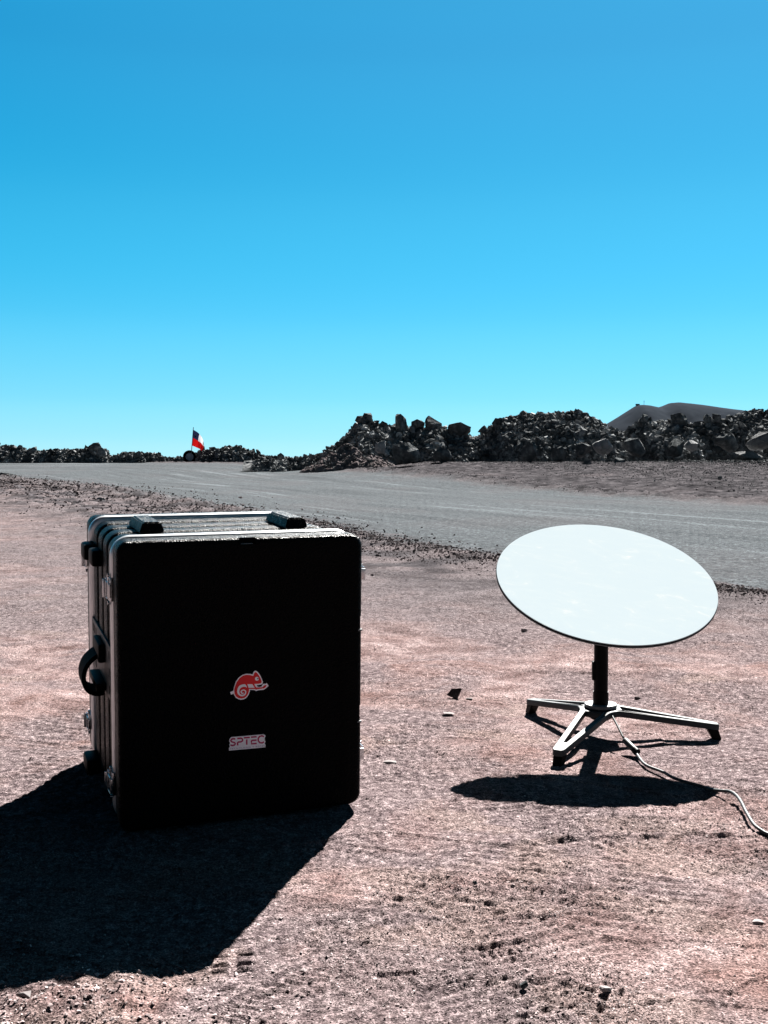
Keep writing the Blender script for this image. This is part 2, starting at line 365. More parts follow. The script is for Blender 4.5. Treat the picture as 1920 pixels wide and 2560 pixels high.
        z += .006 * np.exp(-((y - yr) / .010) ** 2) * sstep(.15, .3, x) * sstep(.85, .6, x)
    return z, road
def terrain1(x, y):
    z, _ = terrain(np.array([float(x)]), np.array([float(y)])); return float(z[0])

def grid_mesh(name, X, Y, Z, mat, attrs=None, smooth=True):
    r, c = X.shape; V = np.stack([X.ravel(), Y.ravel(), Z.ravel()], 1)
    i = np.arange(r * c).reshape(r, c)
    T = np.stack([i[:-1, :-1].ravel(), i[:-1, 1:].ravel(), i[1:, 1:].ravel(), i[1:, :-1].ravel()], 1)
    o = from_arrays(name, V, T, mat, smooth=smooth, n=4)
    for k, a in (attrs or {}).items():
        at = o.data.attributes.new(k, 'FLOAT', 'POINT'); at.data.foreach_set('value', a.ravel().astype(np.float32))
    return o
# one ground sheet: fine in front, coarse elsewhere, out to the horizon (rings around the standing point)
az = np.concatenate([np.linspace(-180, -34, 60)[:-1], np.linspace(-34, 34, 760), np.linspace(34, 180, 60)[1:]])
rr = [0.02, .3, .6, .9]
while rr[-1] < 120: rr.append(rr[-1] * (1.0019 if 1.2 < rr[-1] < 3.2 else 1.0034 if rr[-1] < 14 else 1.006) + (0 if rr[-1] > .95 else .1))
while rr[-1] < 9000: rr.append(rr[-1] * 1.25)
rr = np.array(rr); A, Rr = np.meshgrid(np.radians(az), rr)
GX, GY = np.sin(A) * Rr, np.cos(A) * Rr
Fw = sstep(1.2, .6, np.abs(np.degrees(A)) / 40) * sstep(26, 9, Rr)
GZ, road = terrain(GX, GY, Fw)
k = sstep(200, 110, Rr); GZ = GZ * k - (1 - k) * .4
def bankmask(x, y): 
    df = edge_dist(x, y, FAR_EDGE); return np.clip(sstep(-.6, .5, df) * (1.0 + .8 * noise2(x * .35, y * .5, 62)) + sstep(2, 5, df + 3 * noise2(x * .4, y * .4, 61)) * sstep(22, 30, y), 0, 1)
bank = bankmask(GX, GY)
dnn = edge_dist(GX, GY, NEAR_EDGE); dff = edge_dist(GX, GY, FAR_EDGE); lane = np.clip(dnn / np.maximum(dnn - dff, .5), -.5, 1.5); bank = np.maximum(bank, np.clip(.8 + .015 * Rr, 0, 1) * np.exp(-((dnn + .3 + .05 * Rr) / (.4 + .07 * Rr)) ** 2) * sstep(.0, .3, noise2(GX * 2, GY * 2, 71) + .15) * sstep(4, 8, GY))
verge = sstep(-6.5, -1.0, dnn + 1.6 * noise2(GX * .8, GY * .8, 88)) * sstep(3.5, 6, Rr) * .9
scuff = np.zeros_like(GX); near_ = Rr < 6
sx, sy_ = GX[near_], GY[near_]; acc = np.zeros_like(sx)
for a, b, c in PR[::2]:
    c_, s__ = math.cos(c), math.sin(c); u_ = (sx - a) * c_ + (sy_ - b) * s__; w_ = -(sx - a) * s__ + (sy_ - b) * c_
    acc = np.maximum(acc, sstep(1.25, .6, np.hypot(u_ / .13, w_ / .055) + .9 * noise2(sx * 12, sy_ * 12, 90) + .5 * noise2(sx * 35, sy_ * 35, 92)))
scuff[near_] = acc * .6
tag(grid_mesh('ground', GX, GY, GZ, M_dirt, {'road': road, 'bank': bank, 'lane': lane, 'scuff': scuff, 'verge': verge}), kind='structure')

# ---------------------------------------------------------------- stones
def hull(n, seed, flat=1.0, pw=1.0):
    rs = np.random.default_rng(seed); bm = bmesh.new()
    P = rs.normal(size=(n, 3)); P /= np.linalg.norm(P, axis=1)[:, None]; P *= (rs.uniform(.72, 1, (n, 1))) ** pw
    P *= np.array([1, rs.uniform(.6, .9), rs.uniform(.45, .75) * flat])
    for p in P: bm.verts.new(p)
    r = bmesh.ops.convex_hull(bm, input=bm.verts)
    bmesh.ops.delete(bm, geom=[v for v in bm.verts if not v.link_faces], context='VERTS')
    bmesh.ops.triangulate(bm, faces=bm.faces); bmesh.ops.recalc_face_normals(bm, faces=bm.faces)
    bm.verts.index_update()
    V = np.array([v.co[:] for v in bm.verts]); T = np.array([[v.index for v in f.verts] for f in bm.faces]); bm.free(); return V, T
SM = [hull(8, s) for s in range(10)]
MD = [hull(9 + s % 5, 100 + s) for s in range(14)]
def rand_rot(n, tilt=math.pi):
    q = rng.normal(size=(n, 4)); q /= np.linalg.norm(q, axis=1)[:, None]; w, x, y, z = q.T
    return np.stack([np.stack([1 - 2 * (y * y + z * z), 2 * (x * y - z * w), 2 * (x * z + y * w)], 1),
                     np.stack([2 * (x * y + z * w), 1 - 2 * (x * x + z * z), 2 * (y * z - x * w)], 1),
                     np.stack([2 * (x * z - y * w), 2 * (y * z + x * w), 1 - 2 * (x * x + y * y)], 1)], 1)
def stones(name, P, S, protos, mat, flat=None):
    Vs, Ts, off = [], [], 0; which = rng.integers(0, len(protos), len(P)); Rm = rand_rot(len(P))
    for k, (V, T) in enumerate(protos):
        m = np.where(which == k)[0]
        if not len(m): continue
        W_ = np.einsum('nij,vj->nvi', Rm[m], V) * S[m][:, None, None]
        if flat is not None: W_[:, :, 2] *= flat
        W_ += P[m][:, None, :]
        Vs.append(W_.reshape(-1, 3)); nt = (T[None] + (np.arange(len(m)) * len(V))[:, None, None]).reshape(-1, 3) + off; Ts.append(nt); off += len(m) * len(V)
    return from_arrays(name, np.concatenate(Vs), np.concatenate(Ts), mat)

# gravel on the pad: density per screen area roughly even, clustered
n = 320000; a_ = np.radians(rng.uniform(-27, 27, n)); r_ = 1.15 * np.exp(rng.uniform(0, 1, n) ** 1.25 * math.log(11 / 1.15))
x, y = np.sin(a_) * r_, np.cos(a_) * r_
dn = edge_dist(x, y, NEAR_EDGE); keep = (rng.uniform(0, 1, n) < .16 + 1.2 * sstep(-.05, .30, noise2(x * 1.7, y * 1.7, 21) + .5 * noise2(x * 5, y * 5, 22))) & (dn < .35)
x, y = x[keep], y[keep]; z, _ = terrain(x, y)
s = (.0009 + .0046 * rng.beta(1.0, 9, len(x))) * (.75 + .22 * np.hypot(x, y))
o = stones('gravel', np.stack([x, y, z + s * .2], 1), s, SM, M_grav, .55)
tag(o, 'fine pinkish gravel grains strewn over the reddish dirt', 'gravel', kind='stuff')
# coarser stones, bottom left and along the near road edge
n = 1500; x = BL.x - .08 + rng.normal(0, .20, n); y = BL.y + rng.normal(0, .085, n); z, _ = terrain(x, y); s = .002 + .007 * rng.beta(1.1, 4.5, n)
tag(stones('coarse_gravel', np.stack([x, y, z + s * .3], 1), s, MD, M_grav, .6), 'coarse gravel heap in the bottom left foreground corner', 'gravel', kind='stuff')
t_ = rng.uniform(0, 1, 30000) ** .7; L = np.linspace(0, 1, len(NEAR_EDGE) - 3); NE = NEAR_EDGE[:-3]
x = np.interp(t_, L, NE[:, 0]); y = np.interp(t_, L, NE[:, 1]); sc_ = np.clip((y - 4) / 20, .07, 1.2)
x += rng.normal(-.7, 1.1, len(x)) * sc_; y += rng.normal(0, 1.2, len(x)) * sc_
z, _ = terrain(x, y); s = (.006 + .075 * rng.beta(1, 6, len(x))) * (.30 + .85 * sc_)
keep = rng.uniform(0, 1, len(x)) < .25 + 1.6 * sstep(0, .3, noise2(x * .7, y * .7, 91)) ; keep &= (y > 5)
tag(stones('edge_rubble', np.stack([x, y, z + s * .2], 1)[keep], s[keep], MD, M_clod, .8), 'dark crumbled earth and stones along the near edge of the grey road', 'rubble', kind='stuff')
n = 16000; t_ = rng.uniform(.18, 1.0, n); NE2 = NEAR_EDGE[3:]; L2 = np.linspace(0, 1, len(NE2)); x = np.interp(t_, L2, NE2[:, 0]) + rng.normal(0, .10, n); y = np.interp(t_, L2, NE2[:, 1]) + rng.normal(0, .22, n)
kk = (y > 3) & (rng.uniform(0, 1, n) < .35 + 1.5 * sstep(0, .3, noise2(x * 1.5, y * 1.5, 95))); x, y = x[kk], y[kk]; z, _ = terrain(x, y); s = (.004 + .026 * rng.beta(1, 6, len(x))) * np.clip(y / 8, .6, 1.5)
tag(stones('windrow_rubble', np.stack([x, y, z + s * .3], 1), s, MD, M_clod, .85), 'dark crumbled ridge of clods where the pad meets the grey road behind the dish', 'rubble', kind='stuff')
n = 9000; t_ = rng.uniform(0, 1, n); NE3 = NEAR_EDGE[:5]; x = np.interp(t_, np.linspace(0, 1, 5), NE3[:, 0]) - rng.exponential(1.0, n); y = np.interp(t_, np.linspace(0, 1, 5), NE3[:, 1]) + rng.normal(-.5, 1.0, n)
kk = rng.uniform(0, 1, n) < .2 + 1.5 * sstep(0, .25, noise2(x * .8, y * .8, 97)); x, y = x[kk], y[kk]; z, _ = terrain(x, y); s = (.012 + .085 * rng.beta(1, 6, len(x))) * np.clip(y / 25, .5, 1.2)
tag(stones('verge_clods', np.stack([x, y, z + s * .3], 1), s, MD, M_clod, .8), 'rough dark clods and stones on the pad edge at the left, beyond the case', 'rubble', kind='stuff')
# stones and clods on the ground between road and rock bank
n = 70000; x = rng.uniform(-9, 18, n); y = 18 + 27 * rng.uniform(0, 1, n) ** .6; df = edge_dist(x, y, FAR_EDGE)
kk = (df > -.3) & (rng.uniform(0, 1, n) < .05 + .95 * sstep(1.5, 6, df + 2 * noise2(x * .4, y * .4, 63)) + .5 * np.exp(-((df - .4) / .8) ** 2)); x, y = x[kk], y[kk]; z, _ = terrain(x, y); s = (.030 + .26 * rng.beta(1, 7, len(x))) * (.25 + 1.0 * sstep(8, 20, edge_dist(x, y, FAR_EDGE)))
tag(stones('verge_rubble', np.stack([x, y, z + s * .2], 1), s, MD, M_rub, .8), 'loose grey stones scattered between the far road edge and the rock bank', 'rubble', kind='stuff')

# ---------------------------------------------------------------- rock banks behind the road
def bank_profile(D, pts, gz): 
    P = np.array(pts, float); return (P[:, 0] - 960) / F * D, H + (YH - P[:, 1]) / F * D
RIGHT = [(640, 1150), (690, 1148), (745, 1144), (800, 1136), (844, 1112), (870, 1086), (890, 1066), (905, 1050), (925, 1051), (940, 1060), (984, 1068), (1040, 1071), (1080, 1066), (1120, 1075), (1160, 1088), (1185, 1096), (1215, 1084), (1240, 1060), (1262, 1046), (1298, 1038), (1340, 1040), (1393, 1034), (1461, 1036), (1494, 1054), (1525, 1072), (1560, 1086), (1580, 1074), (1600, 1054), (1650, 1058), (1700, 1054), (1725, 1064), (1760, 1052), (1808, 1056), (1853, 1034), (1883, 1028), (1920, 1030), (2100, 1020), (2400, 1034)]
LEFT = [(-500, 1100), (-200, 1112), (0, 1116), (37, 1119), (69, 1126), (110, 1128), (151, 1127), (206, 1125), (236, 1118), (266, 1130), (280, 1141), (316, 1135), (398, 1135), (412, 1144), (458, 1145), (486, 1138), (508, 1126), (550, 1124), (591, 1117), (618, 1125), (650, 1138), (700, 1144), (740, 1146), (800, 1150)]
def make_bank(name, pts, D, width, x0, x1, nx, ny, seed):
    px, pz = bank_profile(D, pts, 0)
    def hz(x, y):
        top = np.interp(x, px, pz)
        b, _ = terrain(x, y); g0 = b
        h = np.maximum(top - g0, .02)
        h0 = h; wob = 1 + .45 * noise2(x * .55, y * 0, seed + 7) + .25 * noise2(x * 1.7, y * 0, seed + 8)
        u = (y - D) / np.where(y < D, np.maximum(h * 1.75 * wob, .6), np.maximum(h * 1.6, 1.5))
        sh = np.clip(1 - np.abs(u), 0, 1); sh = sh ** .85
        zz = g0 + h * sh
        zz += h * sh * .16 * noise2(x * 1.1, y * 1.1, seed) * (np.abs(u) > .15) + sh * .10 * np.abs(noise2(x * 3, y * 3, seed + 1)) - .04 - (1 - sstep(0, .05, sh)) * .12
        return zz, sh
    X, Y = np.meshgrid(np.linspace(x0, x1, nx), np.linspace(D - width, D + width, ny)); Z, S = hz(X, Y)
    o = grid_mesh(name, X, Y, Z, M_rub, smooth=False); tag(o, kind='structure'); return hz
DR, DL = 46.0, 72.0
hzR = make_bank('rubble_bank', RIGHT, DR, 6.0, -6.0, 24, 620, 190, 200)
hzL = make_bank('rubble_bank', LEFT, DL, 3.2, -38, -3.5, 620, 80, 300)
def scatter_bank(hz, D, x0, x1, n, smin, smax, beta, protos, name, label, front=.4):
    x = rng.uniform(x0, x1, n * 4); y = D + rng.uniform(-5.6, 1.2, n * 4) * (1 if D < 60 else .62)
    z, sh = hz(x, y); k = (sh > .02); x, y, z, sh = [q[k][:n] for q in (x, y, z, sh)]
    s = smin + (smax - smin) * rng.beta(*beta, len(x)); s *= np.clip(.35 + (z - .5), .5, 1.0)
    o = stones(name, np.stack([x, y, z + s * .15], 1), s, protos, M_rub); tag(o, label, 'rubble', kind='stuff')
scatter_bank(hzR, DR, -5.6, 21, 24000, .05, .46, (1.0, 5), MD, 'bank_rubble', 'dark broken stone heaped over the high rock bank on the right')
scatter_bank(hzL, DL, -32, -4, 9000, .06, .50, (1.0, 4.5), MD, 'bank_rubble', 'dark broken stone covering the low rock bank on the left')
# cone of finer earth in front of the rocks
cc = at_depth(868, 1160, 43.2); X, Y = np.meshgrid(np.linspace(cc.x - 2.2, cc.x + 2.4, 170), np.linspace(cc.y - 1.6, cc.y + 1.7, 120))
q = np.hypot((X - cc.x) / 2.0, (Y - cc.y) / 1.5); b, _ = terrain(X, Y)
Zc = b - .12 + .92 * np.clip(1 - q, 0, 1) ** 1.05 + (q < 1) * (.16 * noise2(X * 3, Y * 3, 5) + .09 * noise2(X * 9, Y * 9, 6)) + .1 * sstep(1.05, .9, q)
o = grid_mesh('earth_mound', X, Y, Zc, M_clod); tag(o, 'low cone of fine grey-brown earth at the left foot of the high rock bank', 'mound')

n = 2600; x = cc.x + rng.normal(0, 1.1, n); y = cc.y + rng.normal(-.2, .8, n); q = np.hypot((x - cc.x) / 2.0, (y - cc.y) / 1.5); b, _ = terrain(x, y)
z = b - .12 + .92 * np.clip(1 - q, 0, 1) ** 1.05 + .1 * sstep(1.05, .9, q); s = .02 + .12 * rng.beta(1, 7, n)
tag(stones('mound_rubble', np.stack([x, y, z + s * .3], 1), s, MD, M_rub, .8), 'small broken stones lying over the earth cone', 'rubble', kind='stuff')
# individual rocks
def boulder_mesh(name, seed, n=16, cuts=1, flat=1.0, amp=.05):
    V, T = hull(n, seed, flat); bm = bmesh.new(); vs = [bm.verts.new(p) for p in V]
    for t in T: bm.faces.new([vs[i] for i in t])
    if cuts:
        bmesh.ops.bevel(bm, geom=list(bm.edges), offset=.012, segments=1, affect='EDGES')
        bmesh.ops.triangulate(bm, faces=bm.faces)
        bmesh.ops.subdivide_edges(bm, edges=list(bm.edges), cuts=cuts, use_grid_fill=True)
        P = np.array([v.co[:] for v in bm.verts]); d = noise2(P[:, 0] * 4 + P[:, 2] * 3, P[:, 1] * 4 - P[:, 2] * 2, seed) * amp + noise2(P[:, 0] * 11 + P[:, 2] * 9, P[:, 1] * 10 - P[:, 2] * 6, seed + 5) * amp * .35
        for v, k_ in zip(bm.verts, d): v.co *= 1 + k_
    me = bpy.data.meshes.new(name); bmesh.ops.recalc_face_normals(bm, faces=bm.faces); bm.to_mesh(me); bm.free(); return me
RM = [boulder_mesh('rock', 500 + k, 8 + k % 4, 1, 1.0, .05) for k in range(16)]
for m in RM: m.materials.append(M_rock)
def pix(p):
    c_, s__ = math.cos(PIT), math.sin(PIT); d = p - Vector((0, 0, H)); fw = d.y * c_ - d.z * s__; return 960 + F * d.x / fw, 1280 - F * (d.y * s__ + d.z * c_) / fw
SMALL = []
def place_rocks(n, hz, D, x0, x1, s0, s1, label, group, yr):
    c = 0
    while c < n:
        x = random.uniform(x0, x1); y = D + random.uniform(*yr); z, sh = hz(np.array([x]), np.array([y]))
        if sh[0] < .06: continue
        s = s0 + (s1 - s0) * random.random() ** 2.2; s *= min(1, .5 + .5 * (z[0] - .5))
        o = bpy.data.objects.new('rock', RM[c % 16]); C.objects.link(o); o.location = (x, y, z[0] + s * .18)
        o.rotation_euler = (random.uniform(0, 6.3), random.uniform(0, 6.3), random.uniform(0, 6.3)); o.scale = (s, s, s)
        tag(o, label, 'rock', group); SMALL.append((o, pix(o.location), s, group)); c += 1
place_rocks(200, hzR, DR, -3.6, 18, .18, .44, 'mid-sized angular dark rock lodged in the high right-hand rock bank', 'angular rocks in the high rock bank', (-4.8, .6))
place_rocks(85, hzL, DL, -27, -7, .20, .55, 'mid-sized angular dark rock lodged in the low left-hand rock bank', 'angular rocks in the low rock bank', (-1.9, .4))

def named_boulder(px, py, wpx, hpx, D, seed, label, mat=None, rot=None, dpt=1.0, flat=1.0):
    D = D - (1.6 if 42 < D < 44 else 0); p = at_depth(px, py, D); me = boulder_mesh('boulder', seed, 16 if wpx < 36 else 22, 2, flat, .08 if wpx < 36 else .12); me.materials.append(mat or M_rock)
    V = np.array([v.co[:] for v in me.vertices]); rt = Matrix.Rotation(rot if rot is not None else 0, 3, 'Y') @ Matrix.Rotation(seed * 1.7, 3, 'Z')
    V = V @ np.array(rt).T; lo, hi = V.min(0), V.max(0); V = (V - (lo + hi) / 2) / (hi - lo)
    w, h = wpx / F * D, hpx / F * D; V *= np.array([w, max(w, h) * .8 * dpt, h * 1.2])
    me.vertices.foreach_set('co', V.astype(np.float32).ravel()); me.update()
    o = bpy.data.objects.new('boulder', me); C.objects.link(o); o.location = p - Vector((0, 0, h * .10)); tag(o, label, 'boulder', 'large boulders on the rock banks'); return o
NB = [
 (917, 1047, 28, 30, 46.0, 'rounded dark boulder crowning the left end of the high rock bank', None),
 (900, 1048, 26, 18, 45.8, 'small dark boulder tucked against the left side of the crowning boulder', None),
 (1004, 1060, 32, 50, 45.6, 'tall pointed dark boulder standing up like a fin on the ridge', None),
 (1045, 1059, 34, 22, 45.9, 'low dark boulder on the ridge just right of the pointed boulder', None),
 (1084, 1056, 44, 34, 45.8, 'blocky dark boulder with a sloping right shoulder on the ridge', None),
 (1148, 1072, 58, 32, 45.6, 'wide dome-like dark boulder on the ridge before the saddle', None),
 (1206, 1072, 24, 18, 45.5, 'small square dark boulder in the saddle of the high rock bank', None),
 (1016, 1128, 70, 44, 43.0, 'very large dark block with a pale broken top at the foot of the bank', None),
 (950, 1115, 28, 28, 43.0, 'pale-faced boulder left of the very large dark block', M_pale),
 (1105, 1134, 50, 38, 43.0, 'big dark boulder right of the very large dark block', None),
 (1322, 1124, 42, 44, 43.2, 'big dark slab leaning at the foot of the tallest part of the bank', None),
 (1398, 1132, 40, 36, 42.8, 'squat dark boulder beside the bright flat slab', None),
 (1506, 1113, 52, 34, 42.6, 'brightest flat grey slab facing up in the middle of the right bank', M_pale),
 (1460, 1122, 40, 34, 42.9, 'greenish grey boulder touching the left side of the bright slab', None),
 (1582, 1115, 58, 40, 42.8, 'dark boulder with a long pale sloping top right of the bright slab', None),
 (1688, 1115, 54, 40, 42.8, 'dark boulder with a pale peaked top below the far hill', None),
 (1728, 1112, 34, 24, 43.2, 'low grey boulder touching the right side of the peaked boulder', M_pale),
 (1815, 1103, 70, 40, 43.0, 'broad dark boulder between the peaked boulder and the frame edge', None),
 (1898, 1098, 60, 42, 43.0, 'largest layered grey boulder at the right edge of the picture', M_pale),
 (1868, 1138, 80, 20, 41.6, 'long flat pale slab lying low below the layered boulder', M_pale),
 (1465, 1168, 30, 36, 37.0, 'upright dark boulder standing alone on the rubble slope', None),
 (1550, 1154, 34, 22, 38.5, 'low dark boulder on the rubble slope beside the lone upright one', None),
 (1712, 1173, 30, 14, 33.0, 'small flat dark stone on the slope under the peaked boulder', None),
 (1800, 1194, 12, 10, 26.0, 'lone black stone on bare dirt near the far road edge', None),
 (1698, 1050, 42, 36, 45.6, 'tall blocky dark boulder on the ridge right of the hill', None),
 (1608, 1048, 24, 28, 45.8, 'knobbly dark boulder at the top of the bank before the hill', None),
 (1768, 1047, 22, 24, 45.7, 'left one of the two knobs on the ridge near the right end', None),
 (1791, 1045, 20, 24, 45.7, 'right one of the two knobs on the ridge near the right end', None),
 (240, 1120, 34, 28, 71.6, 'peaked dark boulder on top of the left bank', None),
 (254, 1130, 26, 22, 71.0, 'grey-faced boulder just under the peaked boulder of the left bank', M_pale),
 (82, 1126, 26, 20, 71.6, 'dark boulder with a pale slanted face near the left frame edge', None),
 (344, 1135, 20, 16, 71.5, 'small dark boulder on the middle of the left bank', None),
 (16, 1194, 34, 26, 42.0, 'dark rock cluster on the near road edge at the left frame edge', None),
 (702, 1140, 18, 16, 45.5, 'lone boulder with a pale edge in the gap between the two banks', None),
 (252, 1250, 24, 14, 18.5, 'dark clod on the near road edge left of the case', None),
 (232, 1218, 16, 8, 26.5, 'pale flat stone on the near road edge beyond the case', M_pale),
]
for i, (px, py, w, h, D, lab, mt) in enumerate(NB):
    if D < 40 and py > 1165: # stand it on the ground it is seen on
        pass
    named_boulder(px, py, w, h, D, 900 + i, lab, mt, rot=.25 * ((i * 7) % 5 - 2), flat=1.1)

# labels of the mid-sized rocks: where each stands beside a named boulder
SHORT = {0: 'the crowning boulder', 2: 'the pointed boulder', 4: 'the blocky ridge boulder', 5: 'the dome-like ridge boulder', 7: 'the very large dark block', 10: 'the leaning dark slab',
         12: 'the brightest flat slab', 14: 'the long-topped boulder', 15: 'the pale peaked boulder', 18: 'the layered grey boulder', 24: 'the blocky boulder by the hill', 26: 'the two ridge knobs',
         17: 'the broad dark boulder', 28: 'the peaked left-bank boulder', 30: 'the slant-faced boulder far left', 31: 'the small mid-bank boulder', 'f': 'the flag', 'c': 'the cone of earth'}
def anchor(k):
    return (480, 1130) if k == 'f' else (868, 1130) if k == 'c' else NB[k][:2]
seen = {}
for o, (px, py), s, grp in sorted(SMALL, key=lambda q: q[1][0]):
    k = min(SHORT, key=lambda k: math.hypot(px - anchor(k)[0], (py - anchor(k)[1]) * 1.5)); dx, dy = px - anchor(k)[0], py - anchor(k)[1]
    side = ('left of' if dx < -8 else 'right of' if dx > 8 else 'above' if dy < 0 else 'below'); vert = ('up and ' if dy < -12 else 'down and ' if dy > 12 else '') if side.endswith('of') else ''
    dist = 'close ' if math.hypot(dx, dy) < 26 else 'well ' if math.hypot(dx, dy) > 60 else ''
    sz = 'small' if s < .27 else 'mid-sized' if s < .38 else 'large'
    key = f"{sz} dark rock {dist}{vert}{side} {SHORT[k]}"; seen.setdefault(key, []).append(o)
ORD = ['first', 'second', 'third', 'fourth', 'fifth', 'sixth', 'seventh', 'eighth', 'ninth', 'tenth']
for key, L_ in seen.items():
    for i, o in enumerate(L_): o['label'] = key if len(L_) == 1 else (f"leftmost {key}" if i == 0 else f"{ORD[i]} leftmost {key}") if i < 10 else f"far rightmost {key}"

# loose stones of the pad that can be told apart
def ground_stone(px, py, w, h, seed, label, mat, lift=.3):
    p = on_z(px, py); z = terrain1(p.x, p.y); me = boulder_mesh('stone', seed, 13, 1, 1.0, .08); me.materials.append(mat)
    if mat in (M_peb, M_grav): w *= .8; h *= .6
    V = np.array([v.co[:] for v in me.vertices]); lo, hi = V.min(0), V.max(0); V = (V - (lo + hi) / 2) / (hi - lo); V *= np.array([w, w * .7, h])
    me.vertices.foreach_set('co', V.astype(np.float32).ravel()); me.update()
    o = bpy.data.objects.new('stone', me); C.objects.link(o); o.location = (p.x, p.y, z + h * lift); tag(o, label, 'stone'); return o
ground_stone(1136, 1745, .046, .034, 31, 'dark jagged stone lying between the case and the dish', M_clod, .35)
ground_stone(1172, 1748, .030, .014, 32, 'small pale flake touching the dark jagged stone', M_peb)
ground_stone(1122, 1787, .042, .008, 33, 'thin pale flat stone in front of the dark jagged stone', M_peb, .9)
ground_stone(975, 1904, .040, .008, 34, 'flat pale stone on the dirt right of the case bottom', M_peb, .7)
ground_stone(1512, 2488, .022, .012, 35, 'white pebble at the bottom of the picture', M_peb, .4)
ground_stone(1893, 2312, .024, .010, 36, 'white pebble near the right frame edge', M_peb, .4)
ground_stone(60, 2512, .026, .014, 37, 'longish pale stone in the coarse gravel at the bottom left', M_peb, .4)
ground_stone(1310, 2480, .012, .012, 38, 'small black stone near the bottom middle', M_rock, .5)
ground_stone(1188, 2218, .008, .008, 39, 'small black stone in front of the case shadow tip', M_rock, .5)
ground_stone(930, 1442, .022, .014, 40, 'small dark stone just behind the right edge of the case', M_clod, .5)
ground_stone(1310, 1577, .026, .016, 41, 'small dark stone under the left rim of the dish', M_clod, .5)
ground_stone(1595, 1744, .020, .010, 42, 'small dark stone right of the mast', M_clod, .5)

# ---------------------------------------------------------------- far hill
hp = [(1380, 1151), (1440, 1110), (1480, 1080), (1520, 1055), (1545, 1040), (1570, 1024), (1590, 1011), (1600, 1010), (1615, 1011), (1642, 1016), (1655, 1012), (1672, 1005), (1690, 1004), (1710, 1006), (1760, 1011), (1840, 1023), (1920, 1040), (2050, 1075), (2250, 1120), (2450, 1152)]
DH = 2400.0; hx, hz_ = bank_profile(DH, hp, 0)
X, Y = np.meshgrid(np.linspace(hx[0] - 60, hx[-1] + 100, 260), np.linspace(DH - 420, DH + 420, 120))
u = np.abs(Y - DH) / 420; Zh = np.interp(X + 60 * u * noise2(X * .004, Y * .004, 3), hx, hz_, left=-5, right=-5)
Zh = Zh * (1 - sstep(0, 1, u) ) + (1 - u) * u * 30 * noise2(X * .012, Y * .006, 8) + u * 9 * np.abs(noise2(X * .03, Y * .012, 9)) + u * 4 * noise2(X * .08, Y * .04, 10) - 3
tag(grid_mesh('hill', X, Y, Zh, M_hill), kind='structure')
mt = empty('antenna_mast', Matrix.Translation(at_depth(1610, 1012, DH))); tag(mt, 'tiny antenna mast on the summit of the far hill', 'mast')
bm = bmesh.new(); tube(bm, [(0, 0, -3), (0, 0, 10)], .35, 6); from_bm('pole', bm, M_stl, mt)
bm = bmesh.new(); tube(bm, [(-1.6, 0, 6.5), (1.6, 0, 6.5)], .25, 6); from_bm('crossbar', bm, M_stl, mt)
hh = empty('equipment_hut', Matrix.Translation(at_depth(1594, 1012, DH))); tag(hh, 'tiny flat hut beside the mast on the far hill', 'hut')
bm = bmesh.new(); box(bm, -4, 4, -3, 3, -2, 1.6); from_bm('wall', bm, M_stl, hh); bm = bmesh.new(); box(bm, -4.4, 4.4, -3.4, 3.4, 1.61, 2.0); from_bm('roof', bm, M_rim, hh)

# ---------------------------------------------------------------- flag and tyre
D = 70.6; base = at_depth(477, 1150, D)
fl = empty('flag', Matrix.Translation(base)); tag(fl, 'red, white and blue flag with one white star above the left bank', 'flag')
loc = lambda px, py, dy=0.0: at_depth(px, py, D) - base + Vector((0, dy, 0))
bm = bmesh.new(); tube(bm, [loc(476.4, 1158), loc(483.5, 1068)], .022, 8); from_bm('pole', bm, M_lgt, fl)
top = smooth_path([loc(483.2, 1074.5), loc(490, 1078.5, .05), loc(497.5, 1084, -.06), (loc(504, 1092.5, .05)), loc(508.5, 1101, -.05), loc(510, 1108, .03)], 6)
bot = smooth_path([loc(480.2, 1114), loc(486, 1116.5, .06), loc(493, 1119.5, -.06), loc(499.5, 1122.5, .08), loc(504.5, 1126.5, -.06), loc(509, 1123, .04)], 6)
bm = bmesh.new(); nu, nv = len(top), 20; gv = []
for i in range(nu):
    col_ = []
    for j in range(nv + 1):
        v_ = j / nv; p = top[i].lerp(bot[i], v_); uu = i / (nu - 1)
        p = p + Vector((.03 * math.sin(v_ * 7 + uu * 5) * uu, .10 * math.sin(uu * 9 + v_ * 4) * uu, 0)); col_.append(bm.verts.new(p))
    gv.append(col_)
for i in range(nu - 1):
    for j in range(nv):
        f = bm.faces.new((gv[i][j], gv[i + 1][j], gv[i + 1][j + 1], gv[i][j + 1])); uu = i / (nu - 1); f.material_index = 0 if j >= nv // 2 else (2 if uu < .42 else 1)
ctr = (gv[6][5].co + Vector((0, 0, 0))).copy()
clo = from_bm('cloth', bm, [M_fr, M_fw, M_fb], fl, smooth=True)
bm = bmesh.new(); vs = []
for k_ in range(10):
    r_s = .115 if k_ % 2 == 0 else .048; a = math.pi / 2 + k_ * math.pi / 5 - .12
    vs.append((ctr.x + r_s * math.cos(a) * .8, r_s * math.sin(a) + ctr.z))
for yy in (-.08, .08):
    bm.faces.new([bm.verts.new((q_[0], ctr.y + yy, q_[1])) for q_ in vs])
from_bm('star', bm, M_fw, clo)
D = 71.3; tp = at_depth(474, 1142, D); Mt = Matrix.Translation(tp) @ Matrix.Rotation(R(12), 4, 'Z') @ Matrix.Rotation(R(90), 4, 'X')
ty = empty('old_tyre', Mt); tag(ty, 'old tyre standing half buried in the left bank under the flag', 'tyre')
